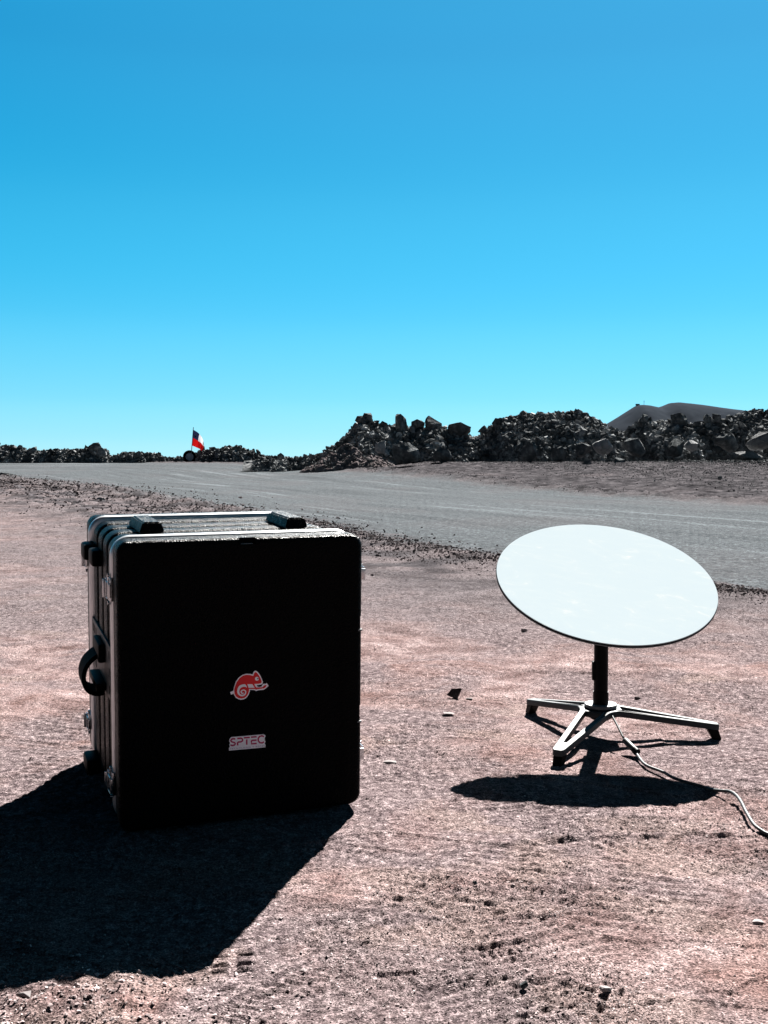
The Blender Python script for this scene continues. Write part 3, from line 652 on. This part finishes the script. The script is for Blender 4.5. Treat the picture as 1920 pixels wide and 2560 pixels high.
bm = bmesh.new(); lathe(bm, [(.26, .10), (.30, .13), (.38, .14), (.43, .11), (.44, .0), (.43, -.11), (.38, -.14), (.30, -.13), (.26, -.10), (.26, .10)], 40); from_bm('tread', bm, M_rub_blk, ty, ang=40)
bm = bmesh.new(); lathe(bm, [(0, .05), (.1, .05), (.12, .02), (.22, .0), (.262, .09), (.262, -.09), (0, -.05)], 40); from_bm('rim', bm, M_rim, ty, ang=40)

# ---------------------------------------------------------------- transport case
RIM_R = .040
cw, ch, cd, ct = .4957, .5694, .4422, .0664
Mr = Matrix.Rotation(.3646, 4, 'Z') @ Matrix.Rotation(.0428, 4, 'X') @ Matrix.Rotation(-.0062, 4, 'Y')
MC = Matrix.Translation((-.5303, 2.0688, .0062)) @ Mr
case = empty('rack_case', MC); tag(case, 'black moulded transport case with aluminium rims and two stickers on its lid', 'case')
MCi = MC.inverted()
def case_pt(px, py, axis, val):                # the point of a case-aligned plane seen at a pixel
    o_ = MCi @ Vector((0, 0, H)); d = MCi.to_3x3() @ ray(px, py); t = (val - o_[axis]) / d[axis]; return o_ + d * t
def rrect(inset, r, n=8, w=cw, h=ch):
    r = max(r - inset, .004); P = []
    for cx_, cz_, a0 in ((w - inset - r, h - inset - r, 0), (inset + r, h - inset - r, 90), (inset + r, inset + r, 180), (w - inset - r, inset + r, 270)):
        for k_ in range(n + 1):
            a = R(a0 + 90 * k_ / n); P.append((cx_ + r * math.cos(a), cz_ + r * math.sin(a)))
    return P
def loft(bm, secs, cap0=True, cap1=True):
    rings = [[bm.verts.new((x_, b_, z_)) for x_, z_ in P] for b_, P in secs]
    for A_, B_ in zip(rings, rings[1:]):
        for k_ in range(len(A_)): bm.faces.new((A_[k_], A_[(k_ + 1) % len(A_)], B_[(k_ + 1) % len(A_)], B_[k_]))
    if cap0: bm.faces.new(rings[0])
    if cap1: bm.faces.new(rings[-1][::-1])
def rail(b0, b1):
    bm = bmesh.new(); secs = []
    for k_ in range(9):
        a = math.pi * k_ / 8; secs.append(((b0 + b1) / 2 - (b1 - b0) / 2 * math.cos(a), rrect(.0075 - .0075 * math.sin(a) ** .7, RIM_R)))
    loft(bm, secs); return from_bm('rim', bm, M_alu, case, ang=50)
rail(0.0, .024).name = 'front_rim'; rail(cd - .026, cd).name = 'rear_rim'
# body with raised ribs running round it
bm = bmesh.new(); hi, lo = .0085, .0190; secs = [(.012, rrect(lo, RIM_R))]
for b0, b1 in ((.030, .118), (.138, .208), (.228, .300), (.330, .400)):
    secs += [(b0 - .002, rrect(lo, RIM_R)), (b0 + .004, rrect(hi + .0015, RIM_R)), (b0 + .009, rrect(hi, RIM_R)), (b1 - .009, rrect(hi, RIM_R)), (b1 - .004, rrect(hi + .0015, RIM_R)), (b1 + .002, rrect(lo, RIM_R))]
secs.append((cd - .012, rrect(lo, RIM_R))); loft(bm, secs); body = from_bm('body', bm, M_plas, case, ang=60)
def cutted(o, cutters):
    for c_ in cutters:
        md = o.modifiers.new('b', 'BOOLEAN'); md.operation = 'DIFFERENCE'; md.object = c_; md.solver = 'EXACT'
    bpy.context.view_layer.update(); dg = bpy.context.evaluated_depsgraph_get(); me = bpy.data.meshes.new_from_object(o.evaluated_get(dg))
    o.modifiers.clear(); o.data = me
    for c_ in cutters: bpy.data.objects.remove(c_)
def lid(b_in, b_out, name):
    sgn = 1 if b_out > b_in else -1; bm = bmesh.new(); secs = [(b_in, rrect(.0045, .030))]
    D_ = abs(b_out - b_in)
    for d_, i_ in ((.3, .0035), (.7, .0035)): secs.append((b_in + sgn * D_ * d_, rrect(i_, .028)))
    for k_ in range(1, 6):
        a = math.pi / 2 * k_ / 5; secs.append((b_out - sgn * (.013 - .013 * math.sin(a)), rrect(.0035 + .013 * (1 - math.cos(a)), .028)))
    secs.append((b_out - sgn * .0006, rrect(.045, .03))); secs.append((b_out - sgn * .0030, rrect(.052, .03)))
    loft(bm, secs); return from_bm(name, bm, M_plas, case, ang=35)
fl_ = lid(-.0015, -ct, 'lid'); rl_ = lid(cd + .0015, cd + ct, 'lid')
cuts = []
def cutbox(*a):
    bm = bmesh.new(); box(bm, *a); o_ = from_bm('c', bm, M_plas2, case); cuts.append(o_)
pn = case_pt(618, 1350, 1, -ct); cutbox(pn.x - .015, pn.x + .018, -ct - .01, -ct + .012, ch - .016, ch + .01)
for py0, py1 in ((1541, 1572), (1764, 1801)):
    za, zb = case_pt(905, py0, 1, -ct).z, case_pt(905, py1, 1, -ct).z; cutbox(cw - .0075, cw + .01, -ct - .01, -ct + .03, zb, za)
cutted(fl_, cuts)
# ledges in the notches, light grey to paint the highlight on their tops
bm = bmesh.new(); box(bm, pn.x - .012, pn.x + .012, -ct + .001, -ct + .011, ch - .020, ch - .0145, bev=.0015)
from_bm('ledge_highlight', bm, M_lgt, fl_)
for py1 in (1574, 1803):
    bm = bmesh.new(); zb = case_pt(905, py1, 1, -ct).z; box(bm, cw - .017, cw - .004, -ct + .0005, -ct + .014, zb - .003, zb + .001, bev=.001); from_bm('ledge_highlight', bm, M_lgt, fl_)
# two stacking feet on the top
for (lx, ly), (rx, ry), yb in (((348, 1333.7), (411.5, 1321), 1313.4), ((712.7, 1320.8), (773.5, 1316), 1301.5)):
    zt = ch - .008; p0 = case_pt(lx, ly, 2, zt); b0 = max(p0.y, .032); w_ = .052
    bm = bmesh.new(); b1 = b0 + .175
    v8 = [bm.verts.new(q_) for q_ in ((p0.x, b0, zt), (p0.x + w_, b0, zt), (p0.x + w_, b1, zt), (p0.x, b1, zt),
          (p0.x + .009, b0 + .007, zt + .022), (p0.x + w_ - .007, b0 + .007, zt + .022), (p0.x + w_ - .007, b1 - .012, zt + .022), (p0.x + .009, b1 - .012, zt + .022))]
    for q_ in ((0, 1, 2, 3), (4, 5, 6, 7), (0, 1, 5, 4), (1, 2, 6, 5), (2, 3, 7, 6), (3, 0, 4, 7)): bm.faces.new([v8[i] for i in q_])
    bmesh.ops.bevel(bm, geom=list(bm.edges), offset=.003, segments=3, affect='EDGES'); from_bm('stacking_foot', bm, M_plas, case, ang=40)
# bumpers low on the case (it stands on them) and the moulded corner blocks on the left side
for a0 in (.03, cw - .085):
    for b0 in (.05, cd - .13):
        bm = bmesh.new(); box(bm, a0, a0 + .055, b0, b0 + .08, -.012, .016, bev=.005); from_bm('stacking_foot', bm, M_plas2, case, ang=40)
for z0, z1, bl in ((ch - .092, ch - .056, ((.345, .418, .018), (.235, .305, .012))), (-.012, .026, ((.335, .418, .020),))):
    for b0, b1, pr in bl:
        bm = bmesh.new(); box(bm, -pr, .014, b0, b1, z0, z1, bev=.008); from_bm('corner_block', bm, M_plas2, case, ang=40)
# catches
def latch(side, b, z, hgt=.046, out=0.0):
    s_ = -1 if side == 'L' else 1; a0 = 0 if side == 'L' else cw; X_ = lambda q_: a0 + s_ * (q_ + (out if q_ > .003 else 0))
    def bx_(bm, q0, q1, *r, bev=.0008): box(bm, min(X_(q0), X_(q1)), max(X_(q0), X_(q1)), *r, bev=bev)
    bm = bmesh.new(); bx_(bm, -.004, .0022, b - .006, b + .040, z - hgt / 2, z + hgt / 2); 
    for zz in (z - hgt / 2 - .004, z + hgt / 2 + .004): tube(bm, [(X_(.001), b + .006, zz), (X_(.005), b + .006, zz)], .004, 10)
    o_ = from_bm('latch', bm, M_chr, case, ang=40)
    bm = bmesh.new(); tube(bm, [(X_(.006), b - .010, z - hgt * .34), (X_(.006), b - .010, z + hgt * .34), (X_(.007), b + .016, z + hgt * .34), (X_(.007), b + .016, z - hgt * .34)], .0013, 8, closed=True); from_bm('bail', bm, M_chr, o_, ang=40)
    bm = bmesh.new(); bx_(bm, .004, .0065, b + .016, b + .034, z - hgt * .42, z + hgt * .42); bx_(bm, .0065, .013, b + .022, b + .0245, z - hgt * .40, z + hgt * .40)
    from_bm('wing', bm, M_chr, o_, ang=40)
    bm = bmesh.new(); bx_(bm, .0005, .006, b - .016, b - .010, z - hgt * .3, z + hgt * .3); from_bm('keeper', bm, M_chr, o_, ang=40)
zl = lambda px, py, a: case_pt(px, py, 0, a).z
latch('L', .004, zl(279, 1478, 0)); latch('L', .004, zl(285, 1966, 0)); latch('L', cd - .004, zl(221, 1402, 0) , .04); latch('L', cd - .004, zl(224, 1800, 0), .04)
zr = lambda py: case_pt(905, py, 1, 0).z
latch('R', -.012, zr(1430), .038, .009); latch('R', -.012, zr(1873), .038, .009)
# carrying handle and its slotted plate on the left side
zt_, zb_ = case_pt(281, 1640, 0, 0).z, case_pt(283, 1782, 0, 0).z
bm = bmesh.new(); box(bm, .0045, .0115, .026, cd - .03, zb_, zt_, bev=.001)
plate = from_bm('handle_plate', bm, M_stl, case, ang=40); cuts = []
for b_ in (.045, .075, .32, .35, .38):
    for z_ in (zb_ + .02, (zb_ + zt_) / 2, zt_ - .02):
        cutbox(-.01, .0075, b_, b_ + .014, z_ - .009, z_ + .009)
cutted(plate, cuts)
hz0 = (zt_ + zb_) / 2; bm = bmesh.new()
box(bm, -.010, .006, .15, .26, hz0 + .004, hz0 + .044, bev=.006); hb = from_bm('handle_block', bm, M_plas2, case, ang=40)
bm = bmesh.new(); box(bm, -.016, .006, .14, .28, hz0 - .052, hz0 - .036, bev=.004); from_bm('handle_hinge', bm, M_plas2, hb, ang=40)
b_h = .21; loop = smooth_path([(.004, b_h, hz0 + .020), (-.012, b_h, hz0 + .014), (-.030, b_h, hz0 - .004), (-.037, b_h, hz0 - .028), (-.032, b_h, hz0 - .052), (-.016, b_h, hz0 - .064), (.004, b_h, hz0 - .064)], 6)
bm = bmesh.new(); prev = None
for i_, p_ in enumerate(loop):
    q_ = loop[min(i_ + 1, len(loop) - 1)] - loop[max(i_ - 1, 0)]; nrm = Vector((-q_.z, 0, q_.x)).normalized() * .0045
    cur = [bm.verts.new(p_ + nrm + Vector((0, dy, 0))) for dy in (-.038, .038)] + [bm.verts.new(p_ - nrm + Vector((0, dy, 0))) for dy in (.038, -.038)]
    if prev:
        for k_ in range(4): bm.faces.new((prev[k_], prev[(k_ + 1) % 4], cur[(k_ + 1) % 4], cur[k_]))
    else: bm.faces.new(cur)
    prev = cur
bm.faces.new(prev[::-1]); from_bm('handle_grip', bm, M_rub_blk, case, ang=50)

# stickers: drawn in photo-crop units, laid on the lid's front panel
def sticker_xy(u, v):                          # crop: scale 8.506 px per photo px, origin (540, 1640)
    p = case_pt(540 + u / 8.506, 1640 + v / 8.506, 1, -ct + .003); return p.x, p.z
def decal(name, polys, mat, parent, lift, holes=()):
    cu = bpy.data.curves.new(name, 'CURVE'); cu.dimensions = '2D'; cu.fill_mode = 'BOTH'; cu.extrude = .00012
    for P in list(polys) + list(holes):
        sp = cu.splines.new('POLY'); sp.points.add(len(P) - 1); sp.use_cyclic_u = True
        for k_, (u_, v_) in enumerate(P):
            x_, z_ = sticker_xy(u_, v_); sp.points[k_].co = (x_, z_, 0, 1)
    tmp = bpy.data.objects.new(name, cu); me = bpy.data.meshes.new_from_object(tmp); bpy.data.objects.remove(tmp)
    me.transform(Matrix(((1, 0, 0, 0), (0, 0, -1, -ct + .003 - lift), (0, 1, 0, 0), (0, 0, 0, 1))))
    me.materials.clear(); me.materials.append(mat); return link(bpy.data.objects.new(name, me), parent)
def sp2(P, sub=5):
    Q = [Vector((a_, b_, 0)) for a_, b_ in P]; Q = [Q[-1]] + Q + Q[:2]; out = []
    for i in range(1, len(Q) - 2):
        a, b, c, d = Q[i - 1], Q[i], Q[i + 1], Q[i + 2]
        for k_ in range(sub):
            t = k_ / sub; o_ = .5 * ((2 * b) + (c - a) * t + (2 * a - 5 * b + 4 * c - d) * t * t + (3 * b - a - 3 * c + d) * t ** 3); out.append((o_.x, o_.y))
    return out
out_w = [(365, 740), (385, 650), (420, 540), (480, 460), (560, 400), (640, 376), (720, 378), (778, 390), (790, 350), (815, 318), (845, 312), (880, 332), (930, 395), (970, 475), (996, 545), (990, 585), (960, 608), (905, 615), (866, 618), (878, 648), (915, 658), (965, 648), (985, 610), (1000, 592), (1060, 588), (1075, 570), (1092, 598), (1118, 634), (1075, 672), (1018, 716), (900, 728), (850, 744), (815, 722), (722, 720), (715, 760), (690, 830), (645, 890), (590, 920), (530, 930), (470, 918), (420, 885), (385, 830), (372, 800), (318, 822), (298, 768), (358, 742)]
sk = decal('sticker', [out_w], M_wht, fl_, .0004)
sk['label'] = 'red chameleon sticker with a white outline'
body_r = [(385, 720), (405, 640), (440, 550), (500, 470), (570, 418), (640, 400), (720, 404), (790, 422), (803, 385), (820, 352), (842, 340), (872, 358), (912, 412), (948, 480), (970, 545), (955, 575), (905, 588), (812, 592), (820, 612), (852, 668), (990, 664), (1012, 634), (1050, 614), (1078, 628), (1048, 664), (1020, 684), (900, 700), (868, 704), (850, 716), (832, 700), (700, 696), (702, 730), (680, 800), (640, 862), (585, 895), (530, 903), (475, 892), (425, 858), (395, 800)]
hole_body = [(664, 596), (770, 596), (822, 672), (690, 676)]
# white curl between the body and the tail
curl = [(448, 730), (462, 675), (500, 625), (560, 602), (618, 602), (655, 668), (625, 652), (570, 652), (525, 675), (498, 712), (492, 760), (505, 800), (540, 820), (585, 812), (612, 785), (612, 750), (590, 730), (560, 738), (545, 756), (560, 780), (588, 775), (575, 800), (545, 800), (522, 775), (520, 745), (545, 718), (590, 708), (630, 730), (640, 770), (620, 820), (575, 850), (520, 848), (475, 820), (450, 778)]
rd = decal('logo', [body_r], M_red, sk, .0009, [hole_body])
decal('logo_curl', [sp2(curl, 4)], M_wht, sk, .0014)
circ = lambda cx_, cy_, r_, n_=20: [(cx_ + r_ * math.cos(2 * math.pi * k_ / n_), cy_ + r_ * math.sin(2 * math.pi * k_ / n_)) for k_ in range(n_)]
decal('logo_eye', [circ(866, 481, 41)], M_wht, sk, .0014); decal('logo_pupil', [circ(886, 474, 15)], M_rub_blk, sk, .0019)
lab = [(275, 2010), (275, 1950), (290, 1935), (290, 1905), (275, 1885), (300, 1850), (280, 1815), (285, 1765), (320, 1725), (350, 1720), (1000, 1664), (1030, 1672), (1056, 1700), (1035, 1735), (1035, 1790), (1052, 1820), (1032, 1860), (1052, 1890), (1050, 1940)]
s2 = decal('sticker', [lab], M_wht, fl_, .0004); s2['label'] = 'white name sticker with crimson letters below the chameleon'
def stroke(P, w=32):
    out = []; back = []
    for i in range(len(P)):
        a = Vector(P[max(i - 1, 0)]); b = Vector(P[min(i + 1, len(P) - 1)]); d = (b - a).normalized(); nn = Vector((-d.y, d.x)) * w / 2; p = Vector(P[i])
        out.append(tuple(p + nn)); back.append(tuple(p - nn))
    return out + back[::-1]
letters = [
 [(408, 1762), (365, 1756), (328, 1768), (312, 1795), (330, 1822), (390, 1838), (408, 1860), (395, 1888), (350, 1902), (305, 1892)],
 [(450, 1754), (530, 1744), (562, 1762), (562, 1800), (530, 1822), (470, 1828), (457, 1842), (458, 1898)],
 [(590, 1738), (716, 1728)], [(652, 1772), (652, 1884)],
 [(742, 1724), (860, 1714)], [(860, 1786), (760, 1792), (752, 1808), (752, 1866), (862, 1856)], 
 [(1018, 1712), (975, 1694), (925, 1708), (896, 1750), (896, 1800), (930, 1840), (980, 1846), (1018, 1822)]]
decal('lettering', [stroke(L_) for L_ in letters], M_mag, s2, .0009)
# the small line of text
fc = bpy.data.curves.new('t', 'FONT'); fc.body = 'TECNOLOGIA Y REDES'; fc.size = 1; fc.space_character = 1.25; fc.resolution_u = 2
tmp = bpy.data.objects.new('t', fc); me = bpy.data.meshes.new_from_object(tmp); bpy.data.objects.remove(tmp)
P = np.array([v.co[:] for v in me.vertices]); x0_, x1_ = P[:, 0].min(), P[:, 0].max()
for v_ in me.vertices:
    t = (v_.co.x - x0_) / (x1_ - x0_); u_ = 298 + t * 735; vv = 1986 - t * 66 - v_.co.y / .72 * 30
    x_, z_ = sticker_xy(u_, vv); v_.co = (x_, -ct + .003 - .0009, z_)
me.materials.clear(); me.materials.append(M_pur); link(bpy.data.objects.new('small_lettering', me), s2)

# ---------------------------------------------------------------- satellite dish on its tripod
c, s_ = math.cos(PIT), math.sin(PIT)
feet = [on_z(1324, 1778), on_z(1393, 1913), on_z(1794, 1843)]
cx_, cy_ = sum(p.x for p in feet) / 3, sum(p.y for p in feet) / 3
Dd = .2945 * F / 279; dc = at_depth(1514.5, 1449, 2.80)
dish = empty('satellite_dish', Matrix.Translation((cx_, cy_, 0))); tag(dish, 'round white flat-faced satellite dish on a black mast with a grey three-legged base', 'satellite dish')
org = Vector((cx_, cy_, 0))
rv = (dc - Vector((0, 0, H))).normalized(); rt = rv.cross(Vector((0, 0, 1))).normalized(); up = rt.cross(rv)
t9, t57 = R(9.0), R(58.2)
nrm = (rt * math.sin(t9) + up * math.cos(t9)) * math.sin(t57) - rv * math.cos(t57)
ax = rt * math.cos(t9) - up * math.sin(t9); ay = nrm.cross(ax)
MD_ = Matrix.Translation(dc - org) @ Matrix((ax, ay, nrm)).transposed().to_4x4()
Rd = .2868 * (dc - Vector((0, 0, H))).length / 2.87
def child(o_, M): o_.matrix_local = M; return o_
bm = bmesh.new(); lathe(bm, [(0, .0), (Rd * .5, .0), (Rd - .0012, .0), (Rd - .0005, -.0006), (Rd - .0005, -.0018), (Rd - .0015, -.0022), (0, -.0022)], 160)
child(from_bm('face_panel', bm, M_dish, dish, ang=12), MD_)
bm = bmesh.new(); lathe(bm, [(Rd - .010, -.0023), (Rd - .001, -.0023), (Rd + .0003, -.003), (Rd + .0003, -.0048), (Rd - .001, -.0055), (Rd - .010, -.0055)], 160)
child(from_bm('rim_seal', bm, M_mast, dish, ang=50), MD_)
bm = bmesh.new(); lathe(bm, [(Rd - .012, -.0057), (Rd - .001, -.0057), (Rd + .0003, -.0064), (Rd - .0005, -.0090), (Rd - .03, -.022), (.12, -.036), (.10, -.05), (0, -.052)], 160)
child(from_bm('back_shell', bm, M_lgt, dish, ang=40), MD_)
top_m = MD_ @ Vector((0, 0, -.045))
mz = .305; mb = Vector((0, 0, .085))
bm = bmesh.new(); tube(bm, [(0, 0, .07), (0, 0, mz)], .0182, 32); mast = from_bm('mast', bm, M_mast, dish, ang=40)
bm = bmesh.new(); tube(bm, [(0, 0, .083), (0, 0, .118)], .0200, 32); from_bm('sleeve', bm, M_mast, mast, ang=40)
bm = bmesh.new(); box(bm, -.0235, -.012, -.008, .008, .148, .198, bev=.004); from_bm('lock_button', bm, M_mast, mast, ang=40)
bm = bmesh.new(); tube(bm, [(0, 0, mz - .002), (0, 0, mz + .02), top_m], [.021, .025, .03], 24); from_bm('tilt_joint', bm, M_mast, dish, ang=40)
bm = bmesh.new(); lathe(bm, [(.0205, .0865), (.0405, .0865), (.0418, .085), (.0418, .079), (.039, .077), (.0205, .077)], 64); from_bm('hub_collar', bm, M_lgt, dish, ang=40)
bm = bmesh.new(); lathe(bm, [(0, .0765), (.036, .0765), (.036, .062), (.030, .050), (.018, .043), (0, .041)], 48); from_bm('hub_cup', bm, M_mast, dish, ang=40)
# legs: three tapering slotted arms meeting at the hub
ft = R(28)
def leg(ft_p):
    v_ = Vector((ft_p.x - cx_, ft_p.y - cy_)); L_ = v_.length; th = math.atan2(v_.y, v_.x)
    rf = .058; half = []
    # outer edge from the fillet between two arms to the foot
    A_ = Vector((rf * math.cos(R(60)), rf * math.sin(R(60))))
    ctrl = [A_, Vector((rf * math.cos(R(60)) + .004, rf * math.sin(R(60)) - .004)), Vector((.050, .0395)), Vector((.070, .0362))]
    half = [tuple(q_) for q_ in smooth_path([Vector((a.x, a.y, 0)) for a in ctrl], 5)]; half = [(a, b) for a, b, *_ in half]
    for k_ in range(1, 15):
        t = k_ / 14; half.append((.070 + (L_ - .012 - .070) * t, .0362 + (.0155 - .0362) * t))
    half += [(L_ - .004, .0135), (L_ + .001, .009)]
    hubarc = [(.030 * math.cos(R(a)), .030 * math.sin(R(a))) for a in (-60, -40, -20, 0, 20, 40, 60)]
    outer = half + [(a, -b) for a, b in half[::-1]] + hubarc
    slot = []
    for k_ in range(15):
        t = k_ / 14; slot.append((.052 + (L_ - .05 - .052) * t, .0230 + (.0035 - .0230) * t))
    slot = slot + [(a, -b) for a, b in slot[::-1]]
    cu = bpy.data.curves.new('leg', 'CURVE'); cu.dimensions = '2D'; cu.fill_mode = 'BOTH'; cu.extrude = .0062; cu.bevel_depth = .0018; cu.bevel_resolution = 1; cu.offset = -.0018
    for P in (outer, slot):
        sp = cu.splines.new('POLY'); sp.points.add(len(P) - 1); sp.use_cyclic_u = True
        for k_, q_ in enumerate(P): sp.points[k_].co = (q_[0], q_[1], 0, 1)
    tmp = bpy.data.objects.new('leg', cu); me = bpy.data.meshes.new_from_object(tmp); bpy.data.objects.remove(tmp)
    for v_ in me.vertices:
        r_ = v_.co.x; v_.co.z += .0685 - .040 * max(0, (r_ - .04) / (L_ - .04)) - 0.0
    me.transform(Matrix.Rotation(th, 4, 'Z')); me.materials.clear(); me.materials.append(M_gry)
    o_ = link(bpy.data.objects.new('leg', me), dish); me.polygons.foreach_set('use_smooth', [True] * len(me.polygons)); me.set_sharp_from_angle(angle=R(35))
    bm = bmesh.new()
    v8 = [bm.verts.new(q_) for q_ in ((L_ - .030, -.0150, .024), (L_ - .001, -.011, .022), (L_ - .001, .011, .022), (L_ - .030, .0150, .024), (L_ - .014, -.0125, -.004), (L_ + .009, -.0095, -.004), (L_ + .009, .0095, -.004), (L_ - .014, .0125, -.004))]
    for q_ in ((0, 1, 2, 3), (4, 5, 6, 7), (0, 1, 5, 4), (1, 2, 6, 5), (2, 3, 7, 6), (3, 0, 4, 7)): bm.faces.new([v8[i] for i in q_])
    bmesh.ops.bevel(bm, geom=list(bm.edges), offset=.002, segments=2, affect='EDGES')
    bmesh.ops.transform(bm, matrix=Matrix.Rotation(th, 4, 'Z'), verts=bm.verts); from_bm('foot', bm, M_mast, o_, ang=40)
for p in feet: leg(p)
# cable with its moulded connector
def cab_pt(px, py, z): return on_z(px, py, z)
cb = empty('power_cable', Matrix.Translation(on_z(1600, 1890))); tag(cb, 'thin grey cable with a barrel connector running from the mast to the right frame edge', 'cable'); co_ = cb.location
P0 = org + Vector((.012, -.021, .082)); A1 = cab_pt(1560.6, 1849, .030); A2 = cab_pt(1593, 1881, .012)
bm = bmesh.new(); tube(bm, smooth_path([P0 - co_, P0.lerp(A1, .5) + Vector((.001, 0, .001)) - co_, A1 - co_], 4), .0027, 10); from_bm('lead', bm, M_gry, cb, smooth=True)
dv = (A2 - A1); bm = bmesh.new(); tube(bm, [A1 - dv * .04 - co_, A1 + dv * .02 - co_, A1 + dv * .12 - co_, A1 + dv * .80 - co_], [.003, .0065, .0078, .0082], 20); cn = from_bm('connector', bm, M_gry, cb, ang=40)
bm = bmesh.new(); tube(bm, [A1 + dv * .81 - co_, A2 - co_], [.0092, .0092], 20); from_bm('connector_ring', bm, M_mast, cn, ang=40)
pth = [(1592.6, 1886, .010), (1614, 1912, .007), (1655.5, 1929, .007), (1690, 1947, .006), (1755, 1966, .005), (1779, 1974, .006), (1805, 1977, .011), (1825, 1979, .015), (1840, 1988, .018), (1853, 2005, .019), (1866, 2031, .018), (1885.5, 2062, .014), (1907, 2081, .009), (1920, 2089, .007), (1960, 2105, .005), (2050, 2120, .004), (2300, 2110, .004)]
pp = [cab_pt(*q_) for q_ in pth]; pp = [Vector((p.x, p.y, max(p.z, terrain1(p.x, p.y) + .0035))) - co_ for p in pp]
bm = bmesh.new(); tube(bm, smooth_path([A2 - co_] + pp, 7), .0035, 12); from_bm('cord', bm, M_cab, cb, smooth=True)
